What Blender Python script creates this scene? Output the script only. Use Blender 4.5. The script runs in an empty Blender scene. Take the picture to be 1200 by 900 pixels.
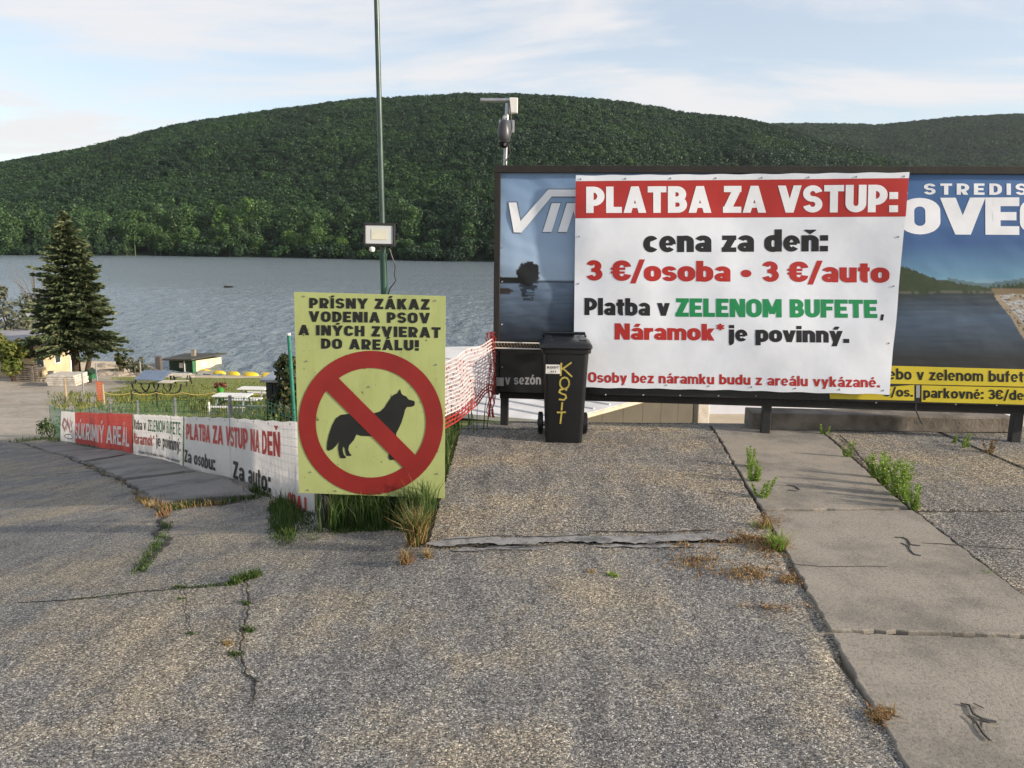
import bpy, bmesh, math, random
import numpy as np
from mathutils import Vector, Matrix
random.seed(7); RNG = np.random.default_rng(7)
C = bpy.context.scene.collection
SC = bpy.context.scene
rad = math.radians

# ---------------------------------------------------------------- camera
CAMZ = 1.75
FOC = 930.0
cam = bpy.data.cameras.new('camera'); cam.sensor_width = 36; cam.lens = 36*FOC/1200
cam.clip_start = 0.05; cam.clip_end = 9000
camo = bpy.data.objects.new('camera', cam); C.objects.link(camo)
CAMM = Matrix.Rotation(rad(90-10.06), 3, 'X') @ Matrix.Rotation(rad(0.65), 3, 'Z')
camo.matrix_world = Matrix.Translation((0, 0, CAMZ)) @ CAMM.to_4x4()
SC.camera = camo

# ---------------------------------------------------------------- sky, sun, exposure
SUN_EL, SUN_AZ = 18.0, 108.0          # azimuth clockwise from +Y (the view direction)
w = bpy.data.worlds.new('World'); SC.world = w; w.use_nodes = True
nt = w.node_tree; bg = nt.nodes['Background']
sky = nt.nodes.new('ShaderNodeTexSky'); sky.sky_type = 'NISHITA'; sky.sun_disc = False
sky.sun_elevation = rad(SUN_EL); sky.sun_rotation = rad(SUN_AZ)
sky.air_density = 1.0; sky.dust_density = 0.6; sky.ozone_density = 1.4; sky.altitude = 200
tc = nt.nodes.new('ShaderNodeTexCoord')
sep = nt.nodes.new('ShaderNodeSeparateXYZ'); nt.links.new(tc.outputs['Generated'], sep.inputs[0])
addz = nt.nodes.new('ShaderNodeMath'); addz.operation = 'ADD'; addz.inputs[1].default_value = 0.12
nt.links.new(sep.outputs['Z'], addz.inputs[0])
def vdiv(a):
    d = nt.nodes.new('ShaderNodeMath'); d.operation = 'DIVIDE'
    nt.links.new(sep.outputs[a], d.inputs[0]); nt.links.new(addz.outputs[0], d.inputs[1]); return d
comb = nt.nodes.new('ShaderNodeCombineXYZ')
nt.links.new(vdiv('X').outputs[0], comb.inputs[0]); nt.links.new(vdiv('Y').outputs[0], comb.inputs[1])
mp = nt.nodes.new('ShaderNodeMapping'); mp.inputs['Rotation'].default_value = (0, 0, rad(25))
mp.inputs['Scale'].default_value = (0.70, 1.30, 1); mp.inputs['Location'].default_value = (4.3, 2.6, 0)
nt.links.new(comb.outputs[0], mp.inputs[0])
n1 = nt.nodes.new('ShaderNodeTexNoise'); n1.inputs['Scale'].default_value = 0.9
n1.inputs['Detail'].default_value = 9; n1.inputs['Roughness'].default_value = 0.58; n1.inputs['Distortion'].default_value = 0.5
nt.links.new(mp.outputs[0], n1.inputs['Vector'])
cr = nt.nodes.new('ShaderNodeMapRange'); cr.inputs['From Min'].default_value = 0.43; cr.inputs['From Max'].default_value = 0.62
cr.interpolation_type = 'SMOOTHSTEP'; cr.inputs['To Min'].default_value = 0.40; cr.inputs['To Max'].default_value = 0.95
nt.links.new(n1.outputs['Fac'], cr.inputs['Value'])
SKY_STR = 0.10
cl = nt.nodes.new('ShaderNodeMix'); cl.data_type = 'RGBA'
nt.links.new(cr.outputs[0], cl.inputs['Factor'])
hs = nt.nodes.new('ShaderNodeVectorMath'); hs.operation = 'SCALE'; hs.inputs['Scale'].default_value = 1.0
nt.links.new(sky.outputs[0], hs.inputs[0])
nt.links.new(hs.outputs[0], cl.inputs['A'])
cl.inputs['B'].default_value = (4.35, 4.27, 4.30, 1)
nt.links.new(cl.outputs['Result'], bg.inputs['Color']); bg.inputs['Strength'].default_value = SKY_STR
sl = bpy.data.lights.new('sun', 'SUN'); sl.energy = 3.3; sl.angle = rad(2.5); sl.color = (1.0, 0.86, 0.70)
slo = bpy.data.objects.new('sun', sl); C.objects.link(slo)
_d = Vector((math.sin(rad(SUN_AZ))*math.cos(rad(SUN_EL)), math.cos(rad(SUN_AZ))*math.cos(rad(SUN_EL)), math.sin(rad(SUN_EL))))
slo.rotation_euler = (-_d).to_track_quat('-Z', 'Y').to_euler(); slo.location = (20, -5, 20)
SC.view_settings.view_transform = 'Standard'; SC.view_settings.look = 'None'
SC.view_settings.exposure = 1.06; SC.view_settings.gamma = 1
SC.render.engine = 'CYCLES'
SC.cycles.max_bounces = 6; SC.cycles.transparent_max_bounces = 8
SC.cycles.sample_clamp_indirect = 4

# ---------------------------------------------------------------- helpers: picture <-> place
def ray(px, py):
    d = CAMM @ Vector(((px-600)/FOC, -(py-450)/FOC, -1.0)); return d
def at(px, py, y):                       # point on the sight line at distance y along +Y
    d = ray(px, py); return Vector((d.x*y/d.y, y, CAMZ+d.z*y/d.y))
CAMI = CAMM.transposed()
def proj(x, y, z):
    l = CAMI @ Vector((x, y, z-CAMZ)); return 600+l.x/-l.z*FOC, 450-l.y/-l.z*FOC
def sst(a, b, x):
    t = min(1, max(0, (x-a)/(b-a))); return t*t*(3-2*t)
YT = [0, 8, 14, 21.3, 30, 40, 50, 60, 77, 90, 130]
ZT = [0, -1.2, -2.6, -3.72, -5.0, -6.3, -7.4, -8.8, -11.3, -13, -16]
def lut(y):
    if y <= 0: return 0.0
    for i in range(1, len(YT)):
        if y <= YT[i]:
            return ZT[i-1]+(ZT[i]-ZT[i-1])*(y-YT[i-1])/(YT[i]-YT[i-1])
    return ZT[-1]
def H(x, y):                             # height of the ground
    t = (x+1.0)*-0.576+(y-4.2)*0.817
    hn = -0.178*(math.log1p(math.exp(min(50, 2.2*t)))/2.2)-0.15*math.exp(-((x+1.6)**2+(y-6.8)**2)/1.0)
    yy = y*(1-0.10*sst(-30, -45, x)) if x < -30 else y
    hf = lut(yy)
    wf = sst(13, 24, y)
    left = hn*(1-wf)+hf*wf
    if y > 30: left = hf
    wl = sst(-0.80, -0.52, x)
    if wl <= 0: return left
    if y < 7.8: right = 0.0
    else: right = -min((y-7.8)*0.5, -hf)
    if y > 24: wl = 1.0
    return left*(1-wl)+right*wl
def ghit(px, py, lift=0.0):
    d = ray(px, py); t = 0.5; p = 0.0
    while t < 400:
        x, y, z = d.x*t, d.y*t, CAMZ+d.z*t
        if z < H(x, y)+lift:
            lo, hi = p, t
            for _ in range(22):
                m = (lo+hi)/2
                if CAMZ+d.z*m < H(d.x*m, d.y*m)+lift: hi = m
                else: lo = m
            return Vector((d.x*hi, d.y*hi, CAMZ+d.z*hi))
        p = t; t *= 1.03
    return Vector((d.x*t, d.y*t, CAMZ+d.z*t))
def zhit(px, py, z=0.0):
    d = ray(px, py); t = (z-CAMZ)/d.z; return Vector((d.x*t, d.y*t, z))
class Plane:                             # an upright sheet through two ground points
    def __init__(s, a, b):
        s.o = Vector((a[0], a[1], 0)); s.u = Vector((b[0]-a[0], b[1]-a[1], 0)).normalized()
        s.n = Vector((s.u.y, -s.u.x, 0))
        if s.n.y > 0 and abs(s.n.y) > 0.3: s.n = -s.n
        if s.n.dot(-s.o) < 0: s.n = -s.n
    def hit(s, px, py, off=0.0):
        d = ray(px, py); e = Vector((0, 0, CAMZ)); o = s.o+s.n*off
        t = (o-e).dot(s.n)/d.dot(s.n); return e+d*t

# value noise
_perm = RNG.integers(0, 1 << 30, 4096)
def vnoise(x, y):
    x = np.asarray(x, float); y = np.asarray(y, float)
    xi = np.floor(x).astype(int); yi = np.floor(y).astype(int); fx = x-xi; fy = y-yi
    fx = fx*fx*(3-2*fx); fy = fy*fy*(3-2*fy)
    def h(a, b): return (_perm[(a*73+b*1931+_perm[(b*17+a) & 4095]) & 4095] & 0xffff)/65535.0
    return (h(xi, yi)*(1-fx)+h(xi+1, yi)*fx)*(1-fy)+(h(xi, yi+1)*(1-fx)+h(xi+1, yi+1)*fx)*fy
def fbm(x, y, o=4):
    s = 0; a = 0.5; t = 0
    for i in range(o): s = s+a*vnoise(x*2**i+i*17.3, y*2**i+i*9.1); t += a; a *= 0.5
    return s/t
def fb(x, y, o=3): return float(fbm(x, y, o))

# ---------------------------------------------------------------- helpers: materials
def newmat(name):
    m = bpy.data.materials.new(name); m.use_nodes = True
    return m, m.node_tree, m.node_tree.nodes['Principled BSDF']
def N(t, typ, **k):
    n = t.nodes.new(typ)
    for a, v in k.items():
        if a in n.inputs.keys(): n.inputs[a].default_value = v
        else: setattr(n, a, v)
    return n
def ramp(t, src, stops):
    r = t.nodes.new('ShaderNodeValToRGB'); e = r.color_ramp.elements
    while len(e) < len(stops): e.new(0.5)
    for i, (p, c) in enumerate(stops): e[i].position = p; e[i].color = (*c, 1)
    t.links.new(src, r.inputs[0]); return r.outputs[0]
def mixc(t, f, a, b, mode='MIX'):
    m = t.nodes.new('ShaderNodeMix'); m.data_type = 'RGBA'; m.blend_type = mode
    for k, v in (('Factor', f), ('A', a), ('B', b)):
        if hasattr(v, 'links'): t.links.new(v, m.inputs[k])
        elif k == 'Factor': m.inputs[k].default_value = v
        else: m.inputs[k].default_value = (*v, 1)
    return m.outputs['Result']
def pos(t, scale=(1, 1, 1), space='Object'):
    c = t.nodes.new('ShaderNodeTexCoord'); m = t.nodes.new('ShaderNodeMapping'); m.inputs['Scale'].default_value = scale
    t.links.new(c.outputs[space], m.inputs[0]); return m.outputs[0]
def noise(t, v, sc, det=4, ro=0.55):
    n = t.nodes.new('ShaderNodeTexNoise'); n.inputs['Scale'].default_value = sc; n.inputs['Detail'].default_value = det
    n.inputs['Roughness'].default_value = ro; t.links.new(v, n.inputs['Vector']); return n.outputs['Fac']
def bump(t, b, h, strength, dist, prev=None):
    n = t.nodes.new('ShaderNodeBump'); n.inputs['Strength'].default_value = strength; n.inputs['Distance'].default_value = dist
    t.links.new(h, n.inputs['Height'])
    if prev: t.links.new(prev, n.inputs['Normal'])
    t.links.new(n.outputs[0], b.inputs['Normal']); return n.outputs[0]
def worn(name, c, c2=None, rough=0.6, sc=6, bs=0.15, metal=0.0, bd=0.01):
    m, t, b = newmat(name); c2 = c2 or tuple(x*0.72 for x in c)
    v = pos(t); f = noise(t, v, sc, 6, 0.6)
    t.links.new(ramp(t, f, [(0.35, c2), (0.62, c)]), b.inputs['Base Color'])
    b.inputs['Roughness'].default_value = rough; b.inputs['Metallic'].default_value = metal
    if bs: bump(t, b, noise(t, v, sc*9, 4), bs, bd)
    return m
def leafmat(name, c1, c2, c3=None, trans=0.25, objrand=False):
    m, t, b = newmat(name)
    g = t.nodes.new('ShaderNodeNewGeometry'); oi = t.nodes.new('ShaderNodeObjectInfo')
    col = ramp(t, g.outputs['Random Per Island'], [(0.0, c1), (0.6, c2), (1.0, c3 or c2)])
    if objrand:
        vm = t.nodes.new('ShaderNodeVectorMath'); vm.operation = 'SCALE'; vm.inputs['Scale'].default_value = 0.009; t.links.new(oi.outputs['Location'], vm.inputs[0])
        col = mixc(t, 1.0, col, ramp(t, noise(t, vm.outputs[0], 1.0, 4, 0.6), [(0.36, (0.66, 0.72, 0.85)), (0.5, (1.0, 1.0, 1.0)), (0.64, (1.38, 1.32, 1.05))]), 'MULTIPLY')
        k = ramp(t, oi.outputs['Random'], [(0.0, (0.75, 0.78, 0.85)), (0.5, (1, 1, 1)), (0.85, (1.18, 1.2, 1.0)), (1.0, (1.45, 1.45, 1.05))])
        col = mixc(t, 1.0, col, k, 'MULTIPLY')
    t.links.new(col, b.inputs['Base Color']); b.inputs['Roughness'].default_value = 0.55
    b.inputs['Specular IOR Level'].default_value = 0.3
    if trans:
        tr = t.nodes.new('ShaderNodeBsdfTranslucent'); t.links.new(col, tr.inputs[0])
        mx = t.nodes.new('ShaderNodeMixShader'); mx.inputs[0].default_value = trans
        t.links.new(b.outputs[0], mx.inputs[1]); t.links.new(tr.outputs[0], mx.inputs[2])
        t.links.new(mx.outputs[0], t.nodes['Material Output'].inputs[0])
    return m

# ---------------------------------------------------------------- helpers: meshes
class MB:
    def __init__(s): s.v = []; s.f = []
    def add(s, vs, fs):
        n = len(s.v); s.v += [tuple(p) for p in vs]; s.f += [tuple(i+n for i in f) for f in fs]; return s
    def quad(s, a, b, c, d): return s.add([a, b, c, d], [(0, 1, 2, 3)])
    def box(s, lo, hi, M=None):
        x0, y0, z0 = lo; x1, y1, z1 = hi
        vs = [Vector(p) for p in ((x0, y0, z0), (x1, y0, z0), (x1, y1, z0), (x0, y1, z0), (x0, y0, z1), (x1, y0, z1), (x1, y1, z1), (x0, y1, z1))]
        if M: vs = [M @ p for p in vs]
        return s.add(vs, [(0, 3, 2, 1), (4, 5, 6, 7), (0, 1, 5, 4), (1, 2, 6, 5), (2, 3, 7, 6), (3, 0, 4, 7)])
    def prism(s, pts, z0, z1):           # pts: list of xy, counter-clockwise; z may be functions
        n = len(pts); f0 = z0 if callable(z0) else (lambda x, y: z0); f1 = z1 if callable(z1) else (lambda x, y: z1)
        vs = [(x, y, f0(x, y)) for x, y in pts]+[(x, y, f1(x, y)) for x, y in pts]
        return s.add(vs, [tuple(range(n-1, -1, -1)), tuple(range(n, 2*n))]+[(i, (i+1) % n, n+(i+1) % n, n+i) for i in range(n)])
    def tube(s, pts, rs, n=8, cap=True):
        pts = [Vector(p) for p in pts]
        if not hasattr(rs, '__len__'): rs = [rs]*len(pts)
        base = len(s.v); prev = None
        for i, p in enumerate(pts):
            d = (pts[min(i+1, len(pts)-1)]-pts[max(i-1, 0)]).normalized()
            if prev is None: a = d.orthogonal().normalized()
            else: a = (prev-d*prev.dot(d)).normalized()
            prev = a; b = d.cross(a)
            for k in range(n):
                q = 2*math.pi*k/n; s.v.append(tuple(p+(a*math.cos(q)+b*math.sin(q))*rs[i]))
        for i in range(len(pts)-1):
            for k in range(n):
                k2 = (k+1) % n
                s.f.append((base+i*n+k, base+i*n+k2, base+(i+1)*n+k2, base+(i+1)*n+k))
        if cap:
            s.f.append(tuple(base+k for k in range(n-1, -1, -1))); m = base+(len(pts)-1)*n; s.f.append(tuple(m+k for k in range(n)))
        return s
    def lathe(s, c, prof, n=16, M=None):
        base = len(s.v); c = Vector(c)
        for r, z in prof:
            for k in range(n):
                q = 2*math.pi*k/n; p = Vector((r*math.cos(q), r*math.sin(q), z))
                s.v.append(tuple(c+(M @ p if M else p)))
        for i in range(len(prof)-1):
            for k in range(n):
                k2 = (k+1) % n; s.f.append((base+i*n+k, base+i*n+k2, base+(i+1)*n+k2, base+(i+1)*n+k))
        s.f.append(tuple(base+k for k in range(n-1, -1, -1))); m = base+(len(prof)-1)*n; s.f.append(tuple(m+k for k in range(n)))
        return s
    def build(s, name, mat, parent=None, loc=None, label=None, cat=None, group=None, kind=None, smooth=False, bevel=0):
        me = bpy.data.meshes.new(name)
        if loc is None: loc = Vector((0, 0, 0))
        loc = Vector(loc)
        off = worldloc(parent) if parent is not None else loc
        if len(s.v):
            a = np.array(s.v, dtype=np.float64)-np.array(off)
            me.from_pydata(a.tolist(), [], s.f)
        me.update()
        if smooth:
            me.polygons.foreach_set('use_smooth', [True]*len(me.polygons))
            try: me.set_sharp_from_angle(angle=rad(40))
            except Exception: pass
        for m in (mat if isinstance(mat, (list, tuple)) else [mat]): me.materials.append(m)
        o = bpy.data.objects.new(name, me); C.objects.link(o)
        if parent is not None: o.parent = parent
        else: o.location = loc
        if bevel:
            b = o.modifiers.new('bevel', 'BEVEL'); b.width = bevel; b.segments = 2; b.limit_method = 'ANGLE'; b.angle_limit = rad(35)
        tag(o, label, cat, group, kind); return o
def worldloc(o):
    p = Vector((0, 0, 0))
    while o is not None: p = p+o.location; o = o.parent
    return p
def tag(o, label=None, cat=None, group=None, kind=None):
    if label: o['label'] = label
    if cat: o['category'] = cat
    if group: o['group'] = group
    if kind: o['kind'] = kind
    return o
def thing(name, loc, label, cat, group=None):
    o = bpy.data.objects.new(name, None); C.objects.link(o); o.location = loc; o.empty_display_size = 0.2
    return tag(o, label, cat, group)
def dup(o, loc=None, rotz=None, parent=None, label=None, scale=None):
    c = o.copy(); C.objects.link(c)
    if parent is not None: c.parent = parent
    if loc is not None: c.location = loc
    if rotz is not None: c.rotation_euler = (0, 0, rotz)
    if scale is not None: c.scale = scale if hasattr(scale, '__len__') else (scale,)*3
    if label: c['label'] = label
    for ch in list(o.children): dup(ch, parent=c)
    return c
def smallbevel(o, w_=0.01):
    b = o.modifiers.new('bevel', 'BEVEL'); b.width = w_; b.segments = 2; b.limit_method = 'ANGLE'; b.angle_limit = rad(35); return o

# ---------------------------------------------------------------- lettering: heavy sans drawn as strokes
def arc(cx, cy, rx, ry, a0, a1, n=12):
    return [(cx+rx*math.cos(rad(a0+(a1-a0)*i/n)), cy+ry*math.sin(rad(a0+(a1-a0)*i/n))) for i in range(n+1)]
def glyph(ch, w, XH=0.73):
    """(advance, strokes) ; stroke = (points, closed, clip_lo, clip_hi, thickness factor)"""
    h = w/2; g = h*0.86; S = []
    def st(p, closed=False, lo=-9, hi=9, k=1.0): S.append((p, closed, lo, hi, k))
    def ov(x0, y0, x1, y1):              # closed ring with straight flanks
        r = min((x1-x0)/2, (y1-y0)/2); cx = (x0+x1)/2
        st([*arc(cx, y1-r, (x1-x0)/2, r, 0, 180, 14), *arc(cx, y0+r, (x1-x0)/2, r, 180, 360, 14)], True)
    acc = {'Á': 'A', 'Í': 'I', 'Ý': 'Y', 'Ú': 'U', 'É': 'E', 'Ň': 'N', 'á': 'a', 'é': 'e', 'í': 'ı', 'ý': 'y', 'ó': 'o', 'ň': 'n', 'ú': 'u'}
    if ch in acc:
        adv, S0 = glyph(acc[ch], w, XH); top = (1.0 if ch.isupper() else XH); m = adv/2; S = list(S0)
        if ch in 'Ňň': S.append(([(m-0.17, top+0.27), (m, top+0.13), (m+0.17, top+0.27)], False, -9, top+0.25, 0.6))
        else: S.append(([(m-0.06, top+0.04), (m+0.09, top+0.27)], False, top+0.06, top+0.26, 0.8))
        return adv, S
    U = 1.0
    if ch == ' ': return 0.30, []
    if ch == 'P' or ch == 'R' or ch == 'B' or ch == 'D':
        W = {'P': 0.66, 'R': 0.70, 'B': 0.68, 'D': 0.70}[ch]
        st([(h, 0), (h, 1)])
        if ch == 'D': r = 0.3; st([(h*1.2, 1-g), (W-r-h+.02, 1-g), *arc(W-r-h, 1-g-r, r, r, 90, 0, 8), *arc(W-r-h, g+r, r, r, 0, -90, 8), (h*1.2, g)])
        else:
            y0 = 0.38 if ch != 'B' else 0.5; c = (1-g+y0)/2; r = (1-g-y0)/2
            xx = W-r-h-(0.03 if ch == 'B' else 0)
            st([(h*1.2, 1-g), (xx, 1-g), *arc(xx, c, r, r, 85, -85, 10), (xx, y0), (h*1.2, y0)], k=0.98)
            if ch == 'B':
                c = (g+0.5)/2; r = (0.5-g)/2; xx = W-r-h
                st([(h*1.2, 0.5), (xx, 0.5), *arc(xx, c, r, r, 85, -85, 10), (xx, g), (h*1.2, g)], k=0.98)
            if ch == 'R': st([(W*0.42, 0.52), (W-h*1.05, -0.15)], lo=0, hi=0.45, k=1.08)
        return W, S
    if ch == 'L': st([(h, 0), (h, 1)]); st([(h, g), (0.56, g)]); return 0.57, S
    if ch == 'T': st([(0, 1-g), (0.66, 1-g)]); st([(0.33, 0), (0.33, 1-g)]); return 0.66, S
    if ch == 'I': st([(h, 0), (h, 1)]); return w, S
    if ch == 'J': st([(0.5-h, 1), (0.5-h, 0.27), *arc(0.25, 0.25, 0.25-h, 0.25-g, 0, -150, 10)]); return 0.5, S
    if ch == 'E' or ch == 'F':
        st([(h, 0), (h, 1)]); st([(h, 1-g), (0.60, 1-g)]); st([(h, 0.5), (0.55, 0.5)], k=0.95)
        if ch == 'E': st([(h, g), (0.60, g)])
        return 0.61, S
    if ch == 'A':
        W = 0.80; st([(h*1.0-0.25*(W/2-h), -0.25), (W/2, 1), (W/2+0.1*(W/2-h), 1.1)], lo=0, hi=1); st([(W-h+0.25*(W/2-h), -0.25), (W/2, 1), (W/2-0.1*(W/2-h), 1.1)], lo=0, hi=1)
        st([(0.22, 0.27), (W-0.22, 0.27)], k=0.75); return W, S
    if ch == 'V':
        W = 0.80; st([(h-0.25*(W/2-h), 1.25), (W/2, 0), (W/2+0.1*(W/2-h), -0.1)], lo=0, hi=1); st([(W-h+0.25*(W/2-h), 1.25), (W/2, 0), (W/2-0.1*(W/2-h), -0.1)], lo=0, hi=1); return W, S
    if ch == 'Z':
        W = 0.64; st([(0.03, 1-g), (W, 1-g)]); st([(0, g), (W, g)]); st([(-0.06, -0.1), (W+0.06, 1.1)] if False else [(h*0.95, g*0.6), (W-h*0.95, 1-g*0.6)], lo=0.0, hi=1.0, k=1.1); return W, S
    if ch == 'K':
        W = 0.72; st([(h, 0), (h, 1)]); st([(h*1.1, 0.30), (W-h*0.7, 1.12)], lo=0, hi=1, k=1.05); st([(W*0.40, 0.62), (W-h*0.8, -0.12)], lo=0, hi=1, k=1.08); return W, S
    if ch == 'N': W = 0.74; st([(h, 0), (h, 1)]); st([(W-h, 0), (W-h, 1)]); st([(h*0.7, 1.12), (W-h*0.7, -0.12)], lo=0, hi=1, k=1.02); return W, S
    if ch == 'M': W = 0.90; st([(h, 0), (h, 1)]); st([(W-h, 0), (W-h, 1)]); st([(h*0.8, 1.1), (W/2, 0.2)], lo=0, hi=1, k=0.95); st([(W-h*0.8, 1.1), (W/2, 0.2)], lo=0, hi=1, k=0.95); return W, S
    if ch == 'H': W = 0.72; st([(h, 0), (h, 1)]); st([(W-h, 0), (W-h, 1)]); st([(h, 0.5), (W-h, 0.5)], k=0.95); return W, S
    if ch == 'U': W = 0.70; st([(h, 1), (h, 0.33), *arc(W/2, 0.33, W/2-h, 0.33-g, 180, 360, 14), (W-h, 1)]); return W, S
    if ch == 'Y': W = 0.76; st([(h-0.12, 1.2), (W/2, 0.42)], lo=0.36, hi=1); st([(W-h+0.12, 1.2), (W/2, 0.42)], lo=0.36, hi=1); st([(W/2, 0), (W/2, 0.5)]); return W, S
    if ch == 'O': ov(h, g, 0.74-h, 1-g); return 0.74, S
    if ch == 'C' or ch == '€':
        W = 0.70; st([*arc(W/2, 1-0.34, W/2-h, 0.34-g, 5, 180, 12), *arc(W/2, 0.34, W/2-h, 0.34-g, 180, 355, 12)])
        if ch == '€': st([(-0.07, 0.59), (0.48, 0.59)], k=0.5); st([(-0.07, 0.41), (0.46, 0.41)], k=0.5)
        return W, S
    if ch == 'S' or ch == 's':
        T = 1.0 if ch == 'S' else XH; W = 0.66 if ch == 'S' else 0.55; k = 0.9 if ch == 'S' else 0.84; gg = g*k; hh = h*k; m = T/2
        st([*arc(W/2, (T-gg+m)/2, W/2-hh, (T-gg-m)/2, 12, 255, 14), *arc(W/2, (m+gg)/2, W/2-hh, (m-gg)/2, 75, -168, 14)], k=k); return W, S
    if ch == '3':
        W = 0.62; m = 0.52; k = 0.92; st([*arc(W/2-0.02, (1-g*k+m)/2, W/2-h*k-0.02, (1-g*k-m)/2, 165, -85, 12)], k=k); st([*arc(W/2, (m+g*k)/2, W/2-h*k, (m-g*k)/2, 95, -165, 12)], k=k)
        st([(0.2, m), (0.36, m)], k=0.8); return W, S
    if ch == 'a':
        W = 0.60; hh = h*0.9; gg = g*0.8
        st([(W-hh, 0), (W-hh, XH-0.26), *arc(W/2-0.0, XH-0.25, W/2-hh, 0.25-gg, 0, 160, 10)], k=0.92)
        st([*arc(0.27, 0.21, 0.27-hh, 0.21-gg, -10, 350, 18)], k=0.82); return W, S
    if ch == 'e':
        W = 0.62; hh = h*0.9; gg = g*0.82
        st([(hh, XH*0.49), (W-hh, XH*0.49)], k=0.52); st([*arc(W/2, XH/2, W/2-hh, XH/2-gg, -3, 318, 20)], k=0.86); return W, S
    if ch == 'o': ov(h*0.95, g*0.9, 0.64-h*0.95, XH-g*0.9); return 0.64, S
    if ch == 'c': W = 0.56; st([*arc(W/2+0.02, XH/2, W/2+0.02-h, XH/2-g*0.9, 42, 318, 20)], k=0.95); return W, S
    if ch in 'bdpq':
        W = 0.63; x = h if ch in 'bp' else W-h
        st([(x, 0 if ch in 'bd' else -0.22), (x, 1.0 if ch in 'bd' else XH)]); ov(h*0.95, g*0.85, W-h*0.95, XH-g*0.85); return W, S
    if ch == 'n' or ch == 'm' or ch == 'r':
        W = {'n': 0.62, 'm': 0.92, 'r': 0.44}[ch]; st([(h, 0), (h, XH)])
        if ch == 'r': st([*arc(0.36, XH*0.5, 0.36-h, XH*0.5-g, 165, 92, 6), (0.45, XH-g)], k=0.98)
        else:
            n = 1 if ch == 'n' else 2; kk = 1.0 if n == 1 else 0.88; sp = (W-h-h*kk)/n
            for i in range(n):
                a = h+sp*i; b = h+sp*(i+1)
                st([(a, XH-0.30), *arc((a+b)/2, XH-0.26, (b-a)/2, 0.26-g*0.9, 180, 0, 10), (b, 0)], k=kk)
        return W, S
    if ch == 'u': W = 0.62; st([(W-h, 0), (W-h, XH)]); st([(h, XH), (h, 0.28), *arc(W/2, 0.26, W/2-h, 0.26-g*0.9, 180, 350, 10)]); return W, S
    if ch == 'v' or ch == 'y':
        W = 0.62; st([(h*0.9-0.05, XH+0.15), (W/2, -0.0)], lo=0, hi=XH, k=0.95)
        if ch == 'v': st([(W-h*0.9+0.05, XH+0.15), (W/2, 0)], lo=0, hi=XH, k=0.95)
        else: st([(W-h*0.9+0.06, XH+0.18), (W/2-0.12, -0.32)], lo=-0.22, hi=XH, k=0.95)
        return W, S
    if ch == 'l': st([(h, 0), (h, 1.0)]); return w, S
    if ch == 'k': W = 0.63; st([(h, 0), (h, 1.0)]); st([(h*1.1, 0.18), (W-h*0.7, XH+0.1)], lo=0, hi=XH, k=0.95); st([(W*0.42, 0.44), (W-h*0.8, -0.1)], lo=0, hi=XH, k=1.0); return W, S
    if ch == 't': st([(0.08+h, 0.93), (0.08+h, 0.2), *arc(0.08+h+0.12, 0.2, 0.12, 0.2-g*0.9, 180, 280, 6)]); st([(0, XH-g*0.8), (0.42, XH-g*0.8)], k=0.85); return 0.42, S
    if ch == 'f': st([(0.08+h, 0), (0.08+h, 0.78), *arc(0.08+h+0.13, 0.8, 0.13, 0.2-g*0.9, 180, 85, 6)]); st([(0, XH-g*0.8), (0.42, XH-g*0.8)], k=0.85); return 0.42, S
    if ch in 'ijı':
        if ch == 'j': st([(h, XH), (h, 0.0), *arc(h-0.12, -0.02, 0.12, 0.13, 0, -90, 6)])
        else: st([(h, 0), (h, XH)])
        if ch != 'ı': st([(h, 0.80), (h, 1.0)])
        return w, S
    if ch == 'z': W = 0.54; st([(0.02, XH-g*0.85), (W, XH-g*0.85)], k=0.9); st([(0, g*0.85), (W, g*0.85)], k=0.9); st([(h*0.9, g*0.5), (W-h*0.9, XH-g*0.5)], lo=0, hi=XH, k=1.0); return W, S
    if ch == '.': st([(h*1.1, 0), (h*1.1, w*0.95)], k=1.1); return w*1.1, S
    if ch == ',': st([(h*0.7, -0.16), (h*1.5, w*0.95)], lo=-0.14, hi=w*0.95, k=0.9); return w*1.1, S
    if ch == ':': st([(h*1.1, 0), (h*1.1, w*0.95)], k=1.1); st([(h*1.1, XH-w*0.95), (h*1.1, XH)], k=1.1); return w*1.1, S
    if ch == '!': st([(h, 0), (h, w*0.9)], k=1.05); st([(h, w*1.2), (h, 1.0)], k=1.1); return w*1.05, S
    if ch == '/': st([(-0.02, -0.25), (0.42, 1.2)], lo=-0.12, hi=1.05, k=0.75); return 0.40, S
    if ch == '*':
        for a in (90, 30, 150): st([(0.22-0.2*math.cos(rad(a)), 0.82-0.2*math.sin(rad(a))), (0.22+0.2*math.cos(rad(a)), 0.82+0.2*math.sin(rad(a)))], k=0.45)
        return 0.42, S
    if ch == '•': st([*arc(0.2, 0.40, 0.09, 0.09, 0, 330, 11)], True, k=0.8); return 0.40, S
    st([(h, 0), (h, XH)]); return w, S
def clip_poly(poly, lo, hi):
    for sgn, lim in ((1, lo), (-1, hi)):
        out = []
        for i in range(len(poly)):
            a, b = poly[i], poly[(i+1) % len(poly)]; da = sgn*(a[1]-lim); db = sgn*(b[1]-lim)
            if da >= 0: out.append(a)
            if (da >= 0) != (db >= 0):
                t = da/(da-db); out.append((a[0]+(b[0]-a[0])*t, a[1]+(b[1]-a[1])*t))
        poly = out
        if len(poly) < 3: return []
    return poly
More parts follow.
